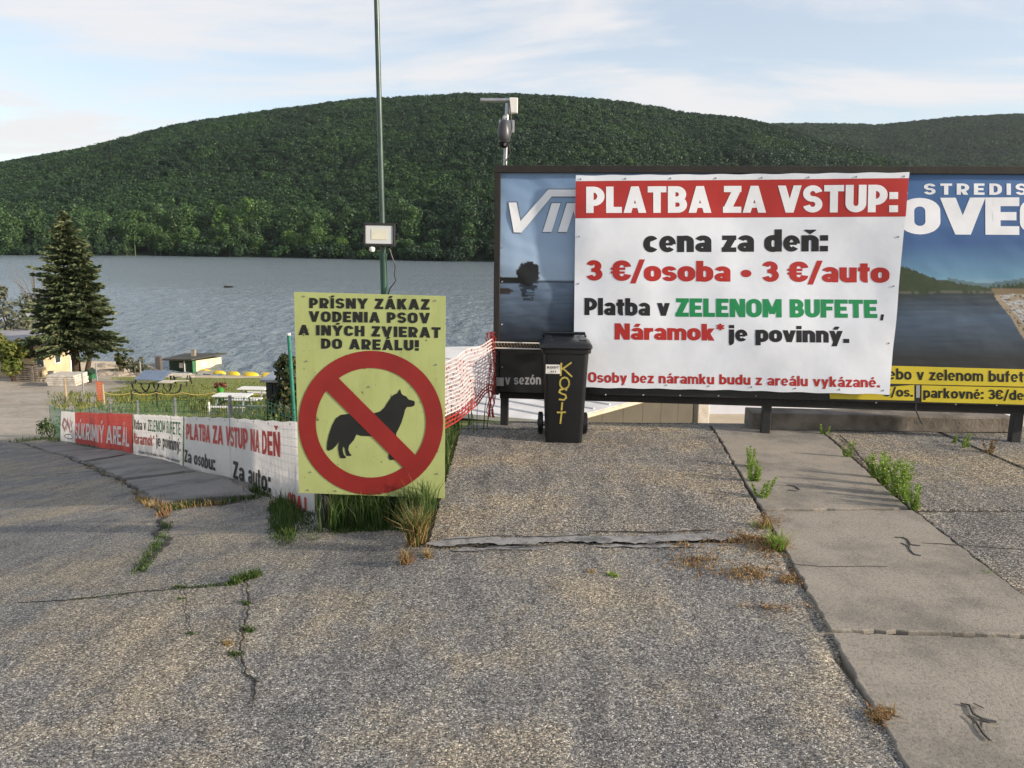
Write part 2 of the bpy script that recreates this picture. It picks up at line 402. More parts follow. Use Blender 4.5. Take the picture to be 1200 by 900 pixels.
def stroke_polys(pts, closed, wd, fy=0.86, dense=False):
    """quads of a mitred stroke; flatter horizontals (fy)"""
    q = [p for i, p in enumerate(pts) if i == 0 or abs(p[0]-pts[i-1][0])+abs(p[1]-pts[i-1][1]) > 1e-5]
    if closed and abs(q[0][0]-q[-1][0])+abs(q[0][1]-q[-1][1]) < 1e-5: q.pop()
    q2 = []
    for i in range(len(q) if closed else len(q)-1):
        a, b = q[i], q[(i+1) % len(q)]; m_ = max(1, int(math.hypot(b[0]-a[0], b[1]-a[1])/0.18)) if dense else 1
        q2 += [(a[0]+(b[0]-a[0])*k/m_, a[1]+(b[1]-a[1])*k/m_) for k in range(m_)]
    if not closed: q2.append(q[-1])
    q = [(x, y/fy) for x, y in q2]; n = len(q); L = []; Rr = []
    for i in range(n):
        if closed: a, b, c = q[i-1], q[i], q[(i+1) % n]
        else: a, b, c = q[max(i-1, 0)], q[i], q[min(i+1, n-1)]
        d1 = Vector((b[0]-a[0], b[1]-a[1])); d2 = Vector((c[0]-b[0], c[1]-b[1]))
        if d1.length < 1e-7: d1 = d2
        if d2.length < 1e-7: d2 = d1
        d1.normalize(); d2.normalize(); nn = Vector((-(d1.y+d2.y), d1.x+d2.x))
        if nn.length < 1e-4: nn = Vector((-d1.y, d1.x))
        nn.normalize(); c_ = max(0.5, nn.dot(Vector((-d1.y, d1.x)))); o = nn*(wd/2/c_)
        L.append((b[0]+o.x, (b[1]+o.y)*fy)); Rr.append((b[0]-o.x, (b[1]-o.y)*fy))
    m = n if closed else n-1
    return [[Rr[i], Rr[(i+1) % n], L[(i+1) % n], L[i]] for i in range(m)]
def layout(text, wt=0.22, gap=0.07, XH=0.73):
    polys = []; x = 0; k = 0
    for ch in text:
        adv, S = glyph(ch, wt, XH)
        for (p, closed, lo, hi, tk) in S:
            k += 1
            for pl in stroke_polys(p, closed, wt*tk, dense=True):
                if lo > -8 or hi < 8: pl = clip_poly(pl, lo, hi)
                if len(pl) >= 3: polys.append(([(x+a, b) for a, b in pl], k))
        x += adv+gap
    return polys, x-gap
def lettering(name, text, quad, fn, mat, parent, wt=0.22, gap=0.07, off=0.0016, XH=0.73, label=None):
    """quad: baseline-left, baseline-right, cap-right, cap-left as world points; fn(p, off) puts a point on the sheet"""
    polys, W = layout(text, wt, gap, XH); BL, BR, TR, TL = [Vector(p) for p in quad]; mb = MB()
    for pl, k in polys:
        vs = []
        for a, b in pl:
            u = a/W; p = (BL*(1-u)+BR*u)*(1-b)+(TL*(1-u)+TR*u)*b
            vs.append(fn(p, off+(k % 7)*0.00008))
        mb.add(vs, [tuple(range(len(vs)))])
    return mb.build(name, mat, parent, label=label)
def flat_poly(mb, pts, fn, off):
    mb.add([fn(Vector(p), off) for p in pts], [tuple(range(len(pts)))])

# ---------------------------------------------------------------- materials
def aggregate(name, c_lo, c_hi, scale=95, mask=False):
    m, t, b = newmat(name); v = pos(t)
    vo = t.nodes.new('ShaderNodeTexVoronoi'); vo.inputs['Scale'].default_value = scale; t.links.new(v, vo.inputs['Vector'])
    sp = t.nodes.new('ShaderNodeSeparateColor'); t.links.new(vo.outputs['Color'], sp.inputs[0])
    stone = ramp(t, sp.outputs[0], [(0.0, tuple(x*0.30 for x in c_lo)), (0.3, c_lo), (0.72, c_hi), (0.90, tuple(min(0.6, x*1.6) for x in c_hi)), (1.0, tuple(min(0.7, x*2.8) for x in c_hi))])
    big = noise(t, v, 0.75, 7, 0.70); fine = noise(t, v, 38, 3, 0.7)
    tone = ramp(t, big, [(0.34, (0.66, 0.68, 0.73)), (0.47, (0.90, 0.91, 0.93)), (0.55, (1.10, 1.03, 0.92)), (0.68, (1.34, 1.20, 0.96))])  # random grey-to-beige dust mottling; warm patches also paint in sunlit ground
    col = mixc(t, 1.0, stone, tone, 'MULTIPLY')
    gaps = ramp(t, fine, [(0.36, (0.42, 0.42, 0.43)), (0.50, (1, 1, 1))])
    col = mixc(t, 0.55, col, gaps, 'MULTIPLY')
    # traces of wheels and broom marks running away from the viewer
    st = noise(t, pos(t, (4.0, 0.7, 1)), 1.8, 6, 0.7)
    col = mixc(t, 0.55, col, ramp(t, st, [(0.36, (0.50, 0.51, 0.54)), (0.50, (0.95, 0.95, 0.95)), (0.62, (1.18, 1.14, 1.06))]), 'MULTIPLY')
    if mask:
        at_ = t.nodes.new('ShaderNodeAttribute'); at_.attribute_name = 'zone'
        s2 = t.nodes.new('ShaderNodeSeparateColor'); t.links.new(at_.outputs['Color'], s2.inputs[0])
        edge = noise(t, v, 1.9, 6, 0.7)
        def zone(out, col, zc, lo=0.42, hi=0.58):
            a = t.nodes.new('ShaderNodeMath'); a.operation = 'ADD'; t.links.new(out, a.inputs[0])
            q = t.nodes.new('ShaderNodeMath'); q.operation = 'MULTIPLY_ADD'; q.inputs[1].default_value = 0.7; q.inputs[2].default_value = -0.35
            t.links.new(edge, q.inputs[0]); t.links.new(q.outputs[0], a.inputs[1])
            r = t.nodes.new('ShaderNodeMapRange'); r.inputs['From Min'].default_value = lo; r.inputs['From Max'].default_value = hi
            t.links.new(a.outputs[0], r.inputs['Value']); return mixc(t, r.outputs[0], col, zc)
        gn = noise(t, v, 0.35, 6, 0.7); gn2 = noise(t, v, 5.0, 5, 0.7)
        grass = mixc(t, 0.6, ramp(t, gn, [(0.30, (0.12, 0.15, 0.03)), (0.5, (0.20, 0.22, 0.05)), (0.66, (0.30, 0.26, 0.10))]),
                     ramp(t, gn2, [(0.3, (0.09, 0.12, 0.03)), (0.7, (0.25, 0.27, 0.08))]))
        sand = mixc(t, 0.5, ramp(t, gn2, [(0.3, (0.40, 0.31, 0.20)), (0.7, (0.58, 0.48, 0.34))]), ramp(t, gn, [(0.3, (0.42, 0.34, 0.23)), (0.7, (0.60, 0.51, 0.37))]))
        grav = mixc(t, 0.5, ramp(t, gn2, [(0.35, (0.20, 0.175, 0.14)), (0.62, (0.46, 0.41, 0.34))]), ramp(t, gn, [(0.35, (0.22, 0.19, 0.15)), (0.6, (0.44, 0.39, 0.32))]))
        col = zone(s2.outputs[2], col, grav); col = zone(s2.outputs[1], col, sand); col = zone(s2.outputs[0], col, grass)
    t.links.new(col, b.inputs['Base Color']); b.inputs['Roughness'].default_value = 0.85; b.inputs['Specular IOR Level'].default_value = 0.25
    v2 = t.nodes.new('ShaderNodeTexVoronoi'); v2.inputs['Scale'].default_value = scale; v2.feature = 'SMOOTH_F1'; t.links.new(v, v2.inputs['Vector'])
    inv = t.nodes.new('ShaderNodeMath'); inv.operation = 'SUBTRACT'; inv.inputs[0].default_value = 1; t.links.new(v2.outputs['Distance'], inv.inputs[1])
    p = bump(t, b, inv.outputs[0], 0.75, 0.005); p = bump(t, b, fine, 0.6, 0.012, p); bump(t, b, big, 0.5, 0.05, p)
    return m
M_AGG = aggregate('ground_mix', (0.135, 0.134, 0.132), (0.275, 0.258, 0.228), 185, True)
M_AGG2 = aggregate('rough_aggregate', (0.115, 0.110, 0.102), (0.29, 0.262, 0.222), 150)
def concrete(name, c, dark, sc=1.2):
    m, t, b = newmat(name); v = pos(t)
    a = noise(t, v, sc, 8, 0.72); f = noise(t, v, 60, 3, 0.7); g = noise(t, v, 230, 2, 0.6)
    col = ramp(t, a, [(0.30, tuple(x*0.78 for x in dark)), (0.42, dark), (0.52, c), (0.70, tuple(x*1.18 for x in c))])
    col = mixc(t, 0.75, col, ramp(t, f, [(0.30, (0.55, 0.54, 0.53)), (0.48, (1, 1, 1)), (0.70, (1.12, 1.1, 1.06))]), 'MULTIPLY')
    col = mixc(t, 0.8, col, ramp(t, g, [(0.32, (0.5, 0.5, 0.5)), (0.45, (1, 1, 1)), (0.62, (1.0, 1, 1)), (0.72, (1.3, 1.28, 1.25))]), 'MULTIPLY')
    t.links.new(col, b.inputs['Base Color']); b.inputs['Roughness'].default_value = 0.9; b.inputs['Specular IOR Level'].default_value = 0.2
    p = bump(t, b, f, 0.5, 0.006); bump(t, b, g, 0.4, 0.003, p); return m
M_CONC = concrete('worn_beige_concrete', (0.275, 0.250, 0.212), (0.205, 0.19, 0.165), 1.6)
M_CONCG = concrete('smooth_grey_concrete', (0.225, 0.218, 0.21), (0.145, 0.142, 0.14), 0.9)
M_MORT = concrete('grey_mortar', (0.25, 0.25, 0.25), (0.14, 0.142, 0.145), 9.0)
M_CRACK = worn('crack_dirt', (0.035, 0.032, 0.028), (0.015, 0.014, 0.013), 0.95, 20)
M_BLACK = worn('black_steel', (0.020, 0.021, 0.023), (0.012, 0.012, 0.013), 0.5, 8)
M_BROWN = worn('dark_brown_timber', (0.020, 0.017, 0.014), (0.011, 0.010, 0.009), 0.75, 5, 0.3)
M_BEAM = worn('weathered_timber_beam', (0.21, 0.185, 0.155), (0.095, 0.080, 0.065), 0.9, 4, 0.6)
M_POLE = worn('dark_green_paint', (0.018, 0.075, 0.050), (0.012, 0.045, 0.032), 0.35, 9, 0.05)
M_GREEN = worn('green_paint', (0.03, 0.16, 0.06), (0.02, 0.10, 0.04), 0.6, 3)
M_DKGREEN = worn('dark_green_boards', (0.012, 0.045, 0.02), (0.01, 0.03, 0.015), 0.7, 3)
M_GREY = worn('galvanised_steel', (0.42, 0.43, 0.45), (0.30, 0.31, 0.33), 0.35, 12, 0.05, 0.7)
M_WHITE = worn('white_paint', (0.78, 0.77, 0.74), (0.62, 0.61, 0.58), 0.6, 5, 0.05)
M_WOOD = worn('bleached_wood', (0.42, 0.33, 0.20), (0.27, 0.20, 0.12), 0.85, 7, 0.4)
M_PALE = worn('pale_concrete_blocks', (0.60, 0.56, 0.48), (0.36, 0.33, 0.28), 0.9, 4, 0.4)
M_BARK = worn('bark', (0.085, 0.055, 0.035), (0.04, 0.028, 0.02), 0.95, 14, 0.8, 0, 0.02)
M_ROCK = worn('shore_rocks', (0.33, 0.28, 0.22), (0.15, 0.13, 0.11), 0.9, 3, 0.6, 0, 0.05)
M_GRASS = leafmat('long_grass', (0.024, 0.052, 0.010), (0.048, 0.095, 0.018), (0.12, 0.15, 0.045), 0.2)
M_DRY = leafmat('dry_grass', (0.20, 0.13, 0.04), (0.33, 0.23, 0.09), (0.42, 0.33, 0.17), 0.25)
M_RUST = leafmat('rusty_moss', (0.15, 0.075, 0.035), (0.25, 0.14, 0.06), (0.36, 0.25, 0.13), 0.1)
M_WEED = leafmat('bright_weed', (0.15, 0.25, 0.04), (0.23, 0.34, 0.06), (0.34, 0.42, 0.11), 0.3)
M_SPR = leafmat('spruce_needles', (0.038, 0.064, 0.034), (0.090, 0.125, 0.060), (0.23, 0.24, 0.11), 0.1)
M_BUSH = leafmat('bush_leaves', (0.07, 0.11, 0.02), (0.14, 0.17, 0.035), (0.26, 0.24, 0.06), 0.3)
M_GREYLEAF = leafmat('greyish_leaves', (0.07, 0.085, 0.055), (0.12, 0.135, 0.085), (0.18, 0.18, 0.12), 0.2)
M_IVY = leafmat('ivy_leaves', (0.015, 0.032, 0.012), (0.03, 0.05, 0.018), (0.14, 0.11, 0.04), 0.15)
M_FOREST = leafmat('forest_leaves', (0.015, 0.039, 0.016), (0.021, 0.053, 0.019), (0.030, 0.068, 0.024), 0.15, True)
M_SHORE = leafmat('shore_tree_leaves', (0.036, 0.078, 0.024), (0.050, 0.102, 0.031), (0.070, 0.130, 0.040), 0.2, True)
M_FLOOR = worn('forest_floor', (0.014, 0.032, 0.012), (0.010, 0.022, 0.009), 1.0, 0.05)

# ---------------------------------------------------------------- ground
def pip(px, py, P):
    c = False; j = len(P)-1
    for i in range(len(P)):
        if (P[i][1] > py) != (P[j][1] > py) and px < (P[j][0]-P[i][0])*(py-P[i][1])/(P[j][1]-P[i][1])+P[i][0]: c = not c
        j = i
    return c
# slabs of the ramp at the right, corners on the level ground (z = 0): (corners in view order, material, depth)
SL = [
 ([(502, 637), (905, 628), (836, 506), (540, 504.5)], 'rough'),
 ([(541, 503), (834, 504.5), (830, 498), (553, 496)], 'rough'),
 ([(893, 599), (1064, 597.5), (953, 499), (833.5, 499)], 'beige'),
 ([(895.5, 602), (973, 741), (1262, 749), (1069, 600.5)], 'beige'),
 ([(975, 744), (1107, 980), (1540, 980), (1266, 753)], 'beige'),
 ([(1070.5, 598), (1312, 600), (1080, 500), (957.5, 500)], 'rough'),
 ([(1075, 603), (1425, 882), (1800, 882), (1400, 604)], 'rough'),
 ([(1318, 600), (1500, 600), (1250, 501), (1086, 500)], 'rough'),
]
SLW = [([tuple(zhit(*p).xy) for p in q], k) for q, k in SL]
FA = at(375, 600, 6.5); FBp = at(75, 500, 21.3)
def zone_of(x, y, z):
    g = s = b = 0.0
    side = (x-FA.x)*(FBp.y-FA.y)-(y-FA.y)*(FBp.x-FA.x)     # >0 : beyond the fence
    if y > 24 or side > 0.3:
        px, py = proj(x, y, z) if y > 3 else (0, 0)
    if side > 0.1 and 5.2 < y < 30 and x < 0: g = 0.9
    if y > 20 and side <= 0.1: b = min(1, (y-20)/3)
    if y > 24:
        b = max(b, 0.8)
        if x > -0.505*y+2.5*(fb(y*0.2, 3.0)-0.5): g = 0.85
        else: g = 0.42*float(fbm(x*0.25+9, y*0.15, 3))
        if y > 60: g *= 1-sst(61, 67, y)*0.9; s = sst(60, 66, y)*0.8
        if x > 1-(y-24)*0.05: g = 0; s = 1
    if x > -0.5 and 7.8 < y <= 24: g = 0.2; s = 0.7
    return g, s, b
def grid_mesh(name, xs, ys, dip, mat, kind='structure'):
    V = []; Z = []
    for y in ys:
        for x in xs:
            z = H(x, y)
            if dip: z = dip(x, y, z)
            V.append((x, y, z)); Z.append((*zone_of(x, y, z), 1))
    nx = len(xs); F = [(j*nx+i, j*nx+i+1, (j+1)*nx+i+1, (j+1)*nx+i) for j in range(len(ys)-1) for i in range(nx-1)]
    mb = MB(); mb.v = V; mb.f = F; o = mb.build(name, mat, kind=kind, smooth=True)
    a = o.data.color_attributes.new('zone', 'FLOAT_COLOR', 'POINT'); a.data.foreach_set('color', np.array(Z, dtype=np.float32).ravel())
    return o
def shrink(P, d):
    c = Vector((sum(p[0] for p in P)/len(P), sum(p[1] for p in P)/len(P)))
    return [tuple(c+(Vector(p)-c)*(1-d/(Vector(p)-c).length)) for p in P]
SH = [shrink(P, 0.10) for P, k in SLW]
HULL0 = [tuple(zhit(*p).xy) for p in [(907, 630), (1107, 980), (1800, 980), (1800, 604), (1250, 502), (556, 499), (505, 635)]]
HULL = shrink(HULL0, 0.11)
def dipn(x, y, z):
    z += (float(vnoise(x*1.7, y*1.7))-0.5)*0.012 if y < 16 else 0
    for P in SH:
        if pip(x, y, P): return min(z, -0.12)
    if pip(x, y, HULL): return min(z, -0.12)
    return z
xs = list(np.arange(-19, 9.01, 0.12)); ys = list(np.arange(-1.5, 26.01, 0.12))
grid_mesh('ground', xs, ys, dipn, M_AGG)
def dipf(x, y, z):
    if -18.2 < x < 8.2 and -0.7 < y < 25.2: return z-0.8
    return z+(float(fbm(x*0.3, y*0.3, 2))-0.5)*0.25*min(1, max(0, (y-26)/8))
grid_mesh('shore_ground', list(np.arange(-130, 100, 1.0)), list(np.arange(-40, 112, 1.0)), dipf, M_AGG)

def ccw(P):
    a = sum(P[i][0]*P[(i+1) % len(P)][1]-P[(i+1) % len(P)][0]*P[i][1] for i in range(len(P))); return P if a > 0 else P[::-1]
# slabs
MB().add([(x, y, -0.004) for x, y in ccw(shrink(HULL0, 0.05))], [tuple(range(7))]).build('joint_dirt', M_CRACK, kind='structure')
ramp_root = thing('boat_ramp_paving', (0, 0, 0), None, None); tag(ramp_root, kind='structure')
def rag(P, step=0.05, amp=0.006):
    out = []
    for i in range(len(P)):
        a = Vector(P[i]); b = Vector(P[(i+1) % len(P)]); n = max(1, int((b-a).length/step)); d = (b-a).normalized(); nn = Vector((-d.y, d.x))
        for k in range(n):
            q = a+(b-a)*k/n
            if k: q = q+nn*amp*(random.random()-0.5)*2*(1 if random.random() < 0.9 else 2.5)
            out.append(tuple(q))
    return out
tops = [0.014, 0.010, 0.016, 0.018, 0.013, 0.012, 0.020, 0.008]
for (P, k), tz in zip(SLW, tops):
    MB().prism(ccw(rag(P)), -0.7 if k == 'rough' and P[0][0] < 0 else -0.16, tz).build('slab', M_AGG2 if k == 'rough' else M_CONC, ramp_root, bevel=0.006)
# slabs along the banner fence, following the slope
foot = thing('fence_side_paving', (0, 0, 0), None, None); tag(foot, kind='structure')
for q in ([(40, 523), (99, 542), (163, 531.5), (78, 517)], [(102, 543.5), (144, 563), (229, 553.5), (168, 532.5)], [(148, 566.5), (190, 592), (300, 583), (236, 556)]):
    P = ccw([tuple(ghit(*p).xy) for p in q])
    MB().prism(rag(P, 0.12, 0.02), lambda x, y: H(x, y)-0.2, lambda x, y: H(x, y)+0.035).build('slab', M_CONCG, foot, bevel=0.01)
# mortar strip over the joint
def ribbon(name, pts, wd, mat, lift, jit=0.3, step=0.04, parent=None, kind='structure', z0=None, taper=True, wig=0.0):
    """narrow uneven band lying on the ground; pts are picture points that are dropped onto it"""
    W = [zhit(*p) if z0 is not None else ghit(*p) for p in pts]
    pl = []
    for a, b in zip(W, W[1:]):
        n = max(1, int((b-a).length/step))
        pl += [a+(b-a)*k/n for k in range(n)]
    pl.append(W[-1]); mb = MB(); vs = []; n = len(pl); ph = random.random()*90
    for i, p in enumerate(pl):
        d = (pl[min(i+1, n-1)]-pl[max(i-1, 0)]); d.z = 0; d.normalize(); nn = Vector((-d.y, d.x, 0))
        p = p+nn*((fb(i*step*3+ph, 3.3, 2)-0.5)*(wd*1.2+wig)+(fb(i*step*22+ph, 5.3, 3)-0.5)*wig*0.8)
        e = min(1, min(i, n-1-i)/6+0.15) if taper else 1
        for sg in (-1, 0, 1):
            q = p+nn*sg*wd/2*e*(1+jit*2*(fb(i*step*25+ph+sg*31, 7.7, 3)-0.5))
            z = (z0 if z0 is not None else H(q.x, q.y))+lift+(0.002 if sg == 0 else 0)
            vs.append((q.x, q.y, z))
    mb.add(vs, [f for i in range(n-1) for f in ((3*i, 3*i+3, 3*i+4, 3*i+1), (3*i+1, 3*i+4, 3*i+5, 3*i+2))])
    return mb.build(name, mat, parent, kind=kind)
ribbon('mortar_strip', [(500, 641), (560, 637), (640, 634), (720, 634.5), (800, 633), (868, 631)], 0.115, M_MORT, 0.002, 0.8, step=0.015, z0=0.015)
ribbon('mortar_strip', [(530, 646), (600, 642), (640, 643)], 0.05, M_MORT, 0.002, 1.2, step=0.015, z0=0.003)
ribbon('mortar_strip', [(700, 640), (790, 641), (850, 638)], 0.045, M_MORT, 0.002, 1.2, step=0.015, z0=0.003)
for pts, wd in (([(502, 645), (560, 643), (600, 646), (660, 640)], 0.010), ([(520, 636), (580, 632), (640, 633), (700, 629)], 0.008), ([(690, 626), (760, 627), (840, 624)], 0.014),
                ([(985, 512), (1010, 540), (1020, 552)], 0.02), ([(1080, 640), (1200, 648)], 0.006), ([(900, 661), (960, 668), (1040, 668)], 0.004)):
    ribbon('crack', pts, wd, M_CRACK, 0.004, 1.0, step=0.012, z0=0.017, wig=0.02)
for pts, wd in (([(285, 672), (289, 720), (283, 770), (300, 800), (292, 830)], 0.009), ([(20, 706), (80, 703), (170, 695), (240, 688), (300, 676)], 0.012),
                ([(30, 520), (62, 530), (98, 544), (143, 565), (168, 584), (190, 600), (188, 640), (164, 672)], 0.04), ([(0, 516), (40, 521)], 0.03),
                ([(143, 564), (230, 555)], 0.035), ([(98, 541), (165, 531)], 0.03), ([(213, 680), (216, 700), (222, 742)], 0.004),
                ([(0, 560), (60, 556), (120, 552)], 0.012), ([(190, 596), (240, 592), (292, 588)], 0.035)):
    ribbon('crack', pts, wd, M_CRACK, 0.004, 1.1, step=0.015 if wd < 0.03 else 0.04, wig=0.05 if wd < 0.03 else 0.1)

# lifting hooks cast into the slabs: two crooked grooves with the steel showing in them
M_ROD = worn('rusty_grey_steel', (0.20, 0.19, 0.18), (0.09, 0.07, 0.055), 0.6, 30)
for lab, grooves in (('bent steel lifting loop in the pale slab right of centre', [[(1048, 633), (1057, 633.5), (1063, 636), (1067, 642), (1078, 643.5)], [(1056, 640), (1064, 644), (1067, 650), (1072, 654), (1079, 655)], [(1063, 636), (1065, 644)]]),
                     ('bent steel lifting loop in the nearest pale slab, bottom right corner', [[(1125, 830), (1136, 832), (1141, 843), (1150, 848), (1167, 852)], [(1133, 844), (1145, 854), (1152, 866), (1160, 874)], [(1150, 848), (1148, 858)], [(1140, 830), (1152, 836)]]),
                     ('small bent steel loop near the grass at the slab joint', [[(922, 571), (931, 572.5), (937, 577)], [(923, 577), (935, 578.5)]])):
    o = zhit(*grooves[0][2 if len(grooves[0]) > 2 else 0], 0.02); t = thing('lifting_hook', o, lab, 'steel hook', 'lifting loops in the slabs')
    for gi_, gr in enumerate(grooves):
        W = [zhit(*p, 0.0) for p in gr]; mb = MB()
        for pl in stroke_polys([(p.x, p.y) for p in W], False, 0.013 if gi_ < 2 else 0.009, 1.0):
            mb.add([(x+0.003*(fb(x*90, y*90)-.5), y+0.004*(fb(y*80, x*80)-.5), 0.0203+gi_*0.0004) for x, y in pl], [(0, 1, 2, 3)])
        mb.build('groove', M_CRACK, t)
        if gi_ < 2: MB().tube([Vector((p.x+.002, p.y+.004, 0.0205)) for p in W[1:]], 0.0035, 6).build('steel_loop', M_ROD, t, smooth=True)

# ---------------------------------------------------------------- lake
m, t, b = newmat('lake_water')
v = pos(t); b.inputs['Base Color'].default_value = (0.145, 0.182, 0.205, 1); b.inputs['Roughness'].default_value = 0.20; b.inputs['IOR'].default_value = 1.333
b.inputs['Specular IOR Level'].default_value = 0.6
w1 = noise(t, pos(t, (1.0, 0.42, 1)), 0.8, 4, 0.62); w2 = noise(t, pos(t, (1.0, 0.6, 1)), 3.2, 3, 0.6); w3 = noise(t, v, 0.03, 4, 0.5)
p = bump(t, b, w1, 1.0, 0.75); p = bump(t, b, w2, 1.0, 0.16, p); bump(t, b, w3, 1.0, 0.8, p)
M_LAKE = m
lx, ly = np.arange(-190, 24, 0.42), np.concatenate([np.arange(60, 150, 0.7), np.arange(150, 262, 1.3)])
gx, gy = np.meshgrid(lx, ly)
wv = (fbm(gx*0.75+gy*0.10, gy*0.30-gx*0.05, 3)-0.5)*1.0+(fbm(gx*2.2, gy*0.8+gx*0.2, 2)-0.5)*0.30
wv *= 0.55+0.9*fbm(gx*0.03, gy*0.02, 2)
edge = np.minimum(1, np.minimum((ly[-1]-gy)/120, np.minimum(gx-lx[0], lx[-1]-gx)/6))*np.minimum(1, (gy-59)/8)
nx_ = len(lx); mbw = MB(); mbw.v = np.stack([gx, gy, -11.25+wv*np.clip(edge, 0, 1)], -1).reshape(-1, 3).tolist()
mbw.f = [(j*nx_+i, j*nx_+i+1, (j+1)*nx_+i+1, (j+1)*nx_+i) for j in range(len(ly)-1) for i in range(nx_-1)]
LX0, LX1, LY1 = float(lx[0]), float(lx[-1]), float(ly[-1]); B_ = len(mbw.v)
mbw.v += [(-2600, 60, -11.25), (2600, 60, -11.25), (2600, 1500, -11.25), (-2600, 1500, -11.25), (LX0, 60, -11.25), (LX0, LY1, -11.25), (LX1, LY1, -11.25), (LX1, 60, -11.25), (-2600, LY1, -11.25), (2600, LY1, -11.25)]
mbw.f += [(B_, B_+4, B_+5, B_+8), (B_+7, B_+1, B_+9, B_+6), (B_+8, B_+5, B_+6, B_+9, B_+2, B_+3)]
mbw.build('lake', M_LAKE, kind='structure', smooth=True)

# ---------------------------------------------------------------- hills
SKY1 = [(-500, 275), (-200, 240), (0, 204), (40, 195), (85, 187), (120, 182), (180, 166), (240, 153), (300, 142), (360, 134), (430, 127), (500, 123), (560, 121), (640, 123), (700, 127), (760, 135), (800, 143), (850, 147), (900, 160), (960, 178), (1060, 205), (1200, 240), (1400, 280)]
SKY2 = [(500, 210), (700, 172), (800, 156), (880, 150), (950, 150), (1010, 151), (1060, 146), (1110, 141), (1200, 136), (1300, 131), (1500, 134), (1800, 175)]
SKY0 = [(-900, 235), (-500, 205), (-200, 190), (-60, 196), (20, 199), (90, 200), (160, 196), (260, 190), (500, 220)]
def hill(name, SKYL, y0, y1, y2, xr, step, seed, bow=0.0):
    xx = [(p[0]-600)/FOC*y1 for p in SKYL]
    zz = [at(px, py, y1).z for px, py in SKYL]
    X = np.arange(xr[0], xr[1], step); Y = np.arange(y0-60, y2, step)
    gx, gy = np.meshgrid(X, Y)
    shore = y0+(fbm(gx*0.004+seed, gx*0+3, 3)-0.5)*130+bow*np.abs(gx)*0.1
    R = np.interp(gx*y1/np.maximum(gy, 300), xx, zz)+13.5
    s = np.clip((gy-shore)/(y1-shore), 0, 1.6)
    prof = np.where(s < 1, 1-(1-s)**1.30, 1-((s-1)*1.1)**1.5)
    z = -13.5+R*prof+ (fbm(gx*0.012+seed, gy*0.012, 4)-0.5)*26*np.clip(s*3, 0, 1)*(np.clip(np.abs(s-1)*4, 0.25, 1))
    z = np.where(gy < shore, -13.5-(shore-gy)*0.05, z)
    V = np.stack([gx, gy, z], -1).reshape(-1, 3); nx = len(X)
    F = [(j*nx+i, j*nx+i+1, (j+1)*nx+i+1, (j+1)*nx+i) for j in range(len(Y)-1) for i in range(nx-1)]
    mb = MB(); mb.v = V.tolist(); mb.f = F
    o = mb.build(name, M_FLOOR, kind='structure', smooth=True)
    def f(x, y):
        i = int((y-Y[0])/step); k = int((x-X[0])/step)
        return float(z[max(0, min(len(Y)-1, i)), max(0, min(nx-1, k))])
    return o, f, shore, (X, Y, z)
H1, h1, sh1, G1 = hill('hill', SKY1, 600, 1280, 1650, (-1500, 1500), 20, 3.0)
H2, h2, sh2, G2 = hill('hill', SKY2, 1500, 2300, 2700, (-500, 2400), 40, 11.0)
H0, h0, sh0, G0 = hill('hill', SKY0, 1350, 1900, 2300, (-2300, 0), 40, 23.0)

# crowns for the far forest: clumps of leaf faces round an uneven blob
def crown_mesh(name, n, leaf, lobes, rz, mat, cone=0.0, trunk=True, seed=0):
    rnd = random.Random(seed); mb = MB()
    L = []
    for i in range(lobes):
        a = rnd.random()*6.283; r = rnd.random()**0.5*0.52; zc = rnd.uniform(0.32, 0.80)
        L.append((Vector((r*math.cos(a)*(1-cone*zc), r*math.sin(a)*(1-cone*zc), zc*rz)), rnd.uniform(0.22, 0.36)*(1-cone*zc*0.6)))
    L.append((Vector((0, 0, rz*0.55)), 0.42)); L.append((Vector((0, 0, rz*0.82)), 0.28*(1-cone*0.4)))
    for i in range(n):
        c, r = L[rnd.randrange(len(L))]
        d = Vector((rnd.gauss(0, 1), rnd.gauss(0, 1), rnd.gauss(0.25, 1))).normalized(); p = c+d*r*rnd.uniform(0.8, 1.08)
        nn = (d+Vector((rnd.gauss(0, .45), rnd.gauss(0, .45), rnd.gauss(0, .45)))).normalized(); a = nn.orthogonal().normalized(); b_ = nn.cross(a)
        q = rnd.random()*6.28; a, b_ = a*math.cos(q)+b_*math.sin(q), b_*math.cos(q)-a*math.sin(q); s_ = leaf*rnd.uniform(0.6, 1.4)
        mb.add([p-a*s_, p-b_*s_*0.7, p+a*s_, p+b_*s_*0.7], [(0, 1, 2, 3)])
    if trunk: mb.tube([(0, 0, -0.25), (0, 0, rz*0.5)], [0.045, 0.025], 5)
    me = bpy.data.meshes.new(name); me.from_pydata(mb.v, [], mb.f); me.materials.append(mat); me.update(); return me
far_meshes = [crown_mesh('far_crown', 420, 0.075, 9, 1.0, M_FOREST, 0.1, False, s) for s in range(4)]
shore_meshes = [crown_mesh('shore_tree', 900, 0.055, 10+s, 1.5+0.15*s, M_SHORE, 0.25*(s % 3), True, 20+s) for s in range(6)]
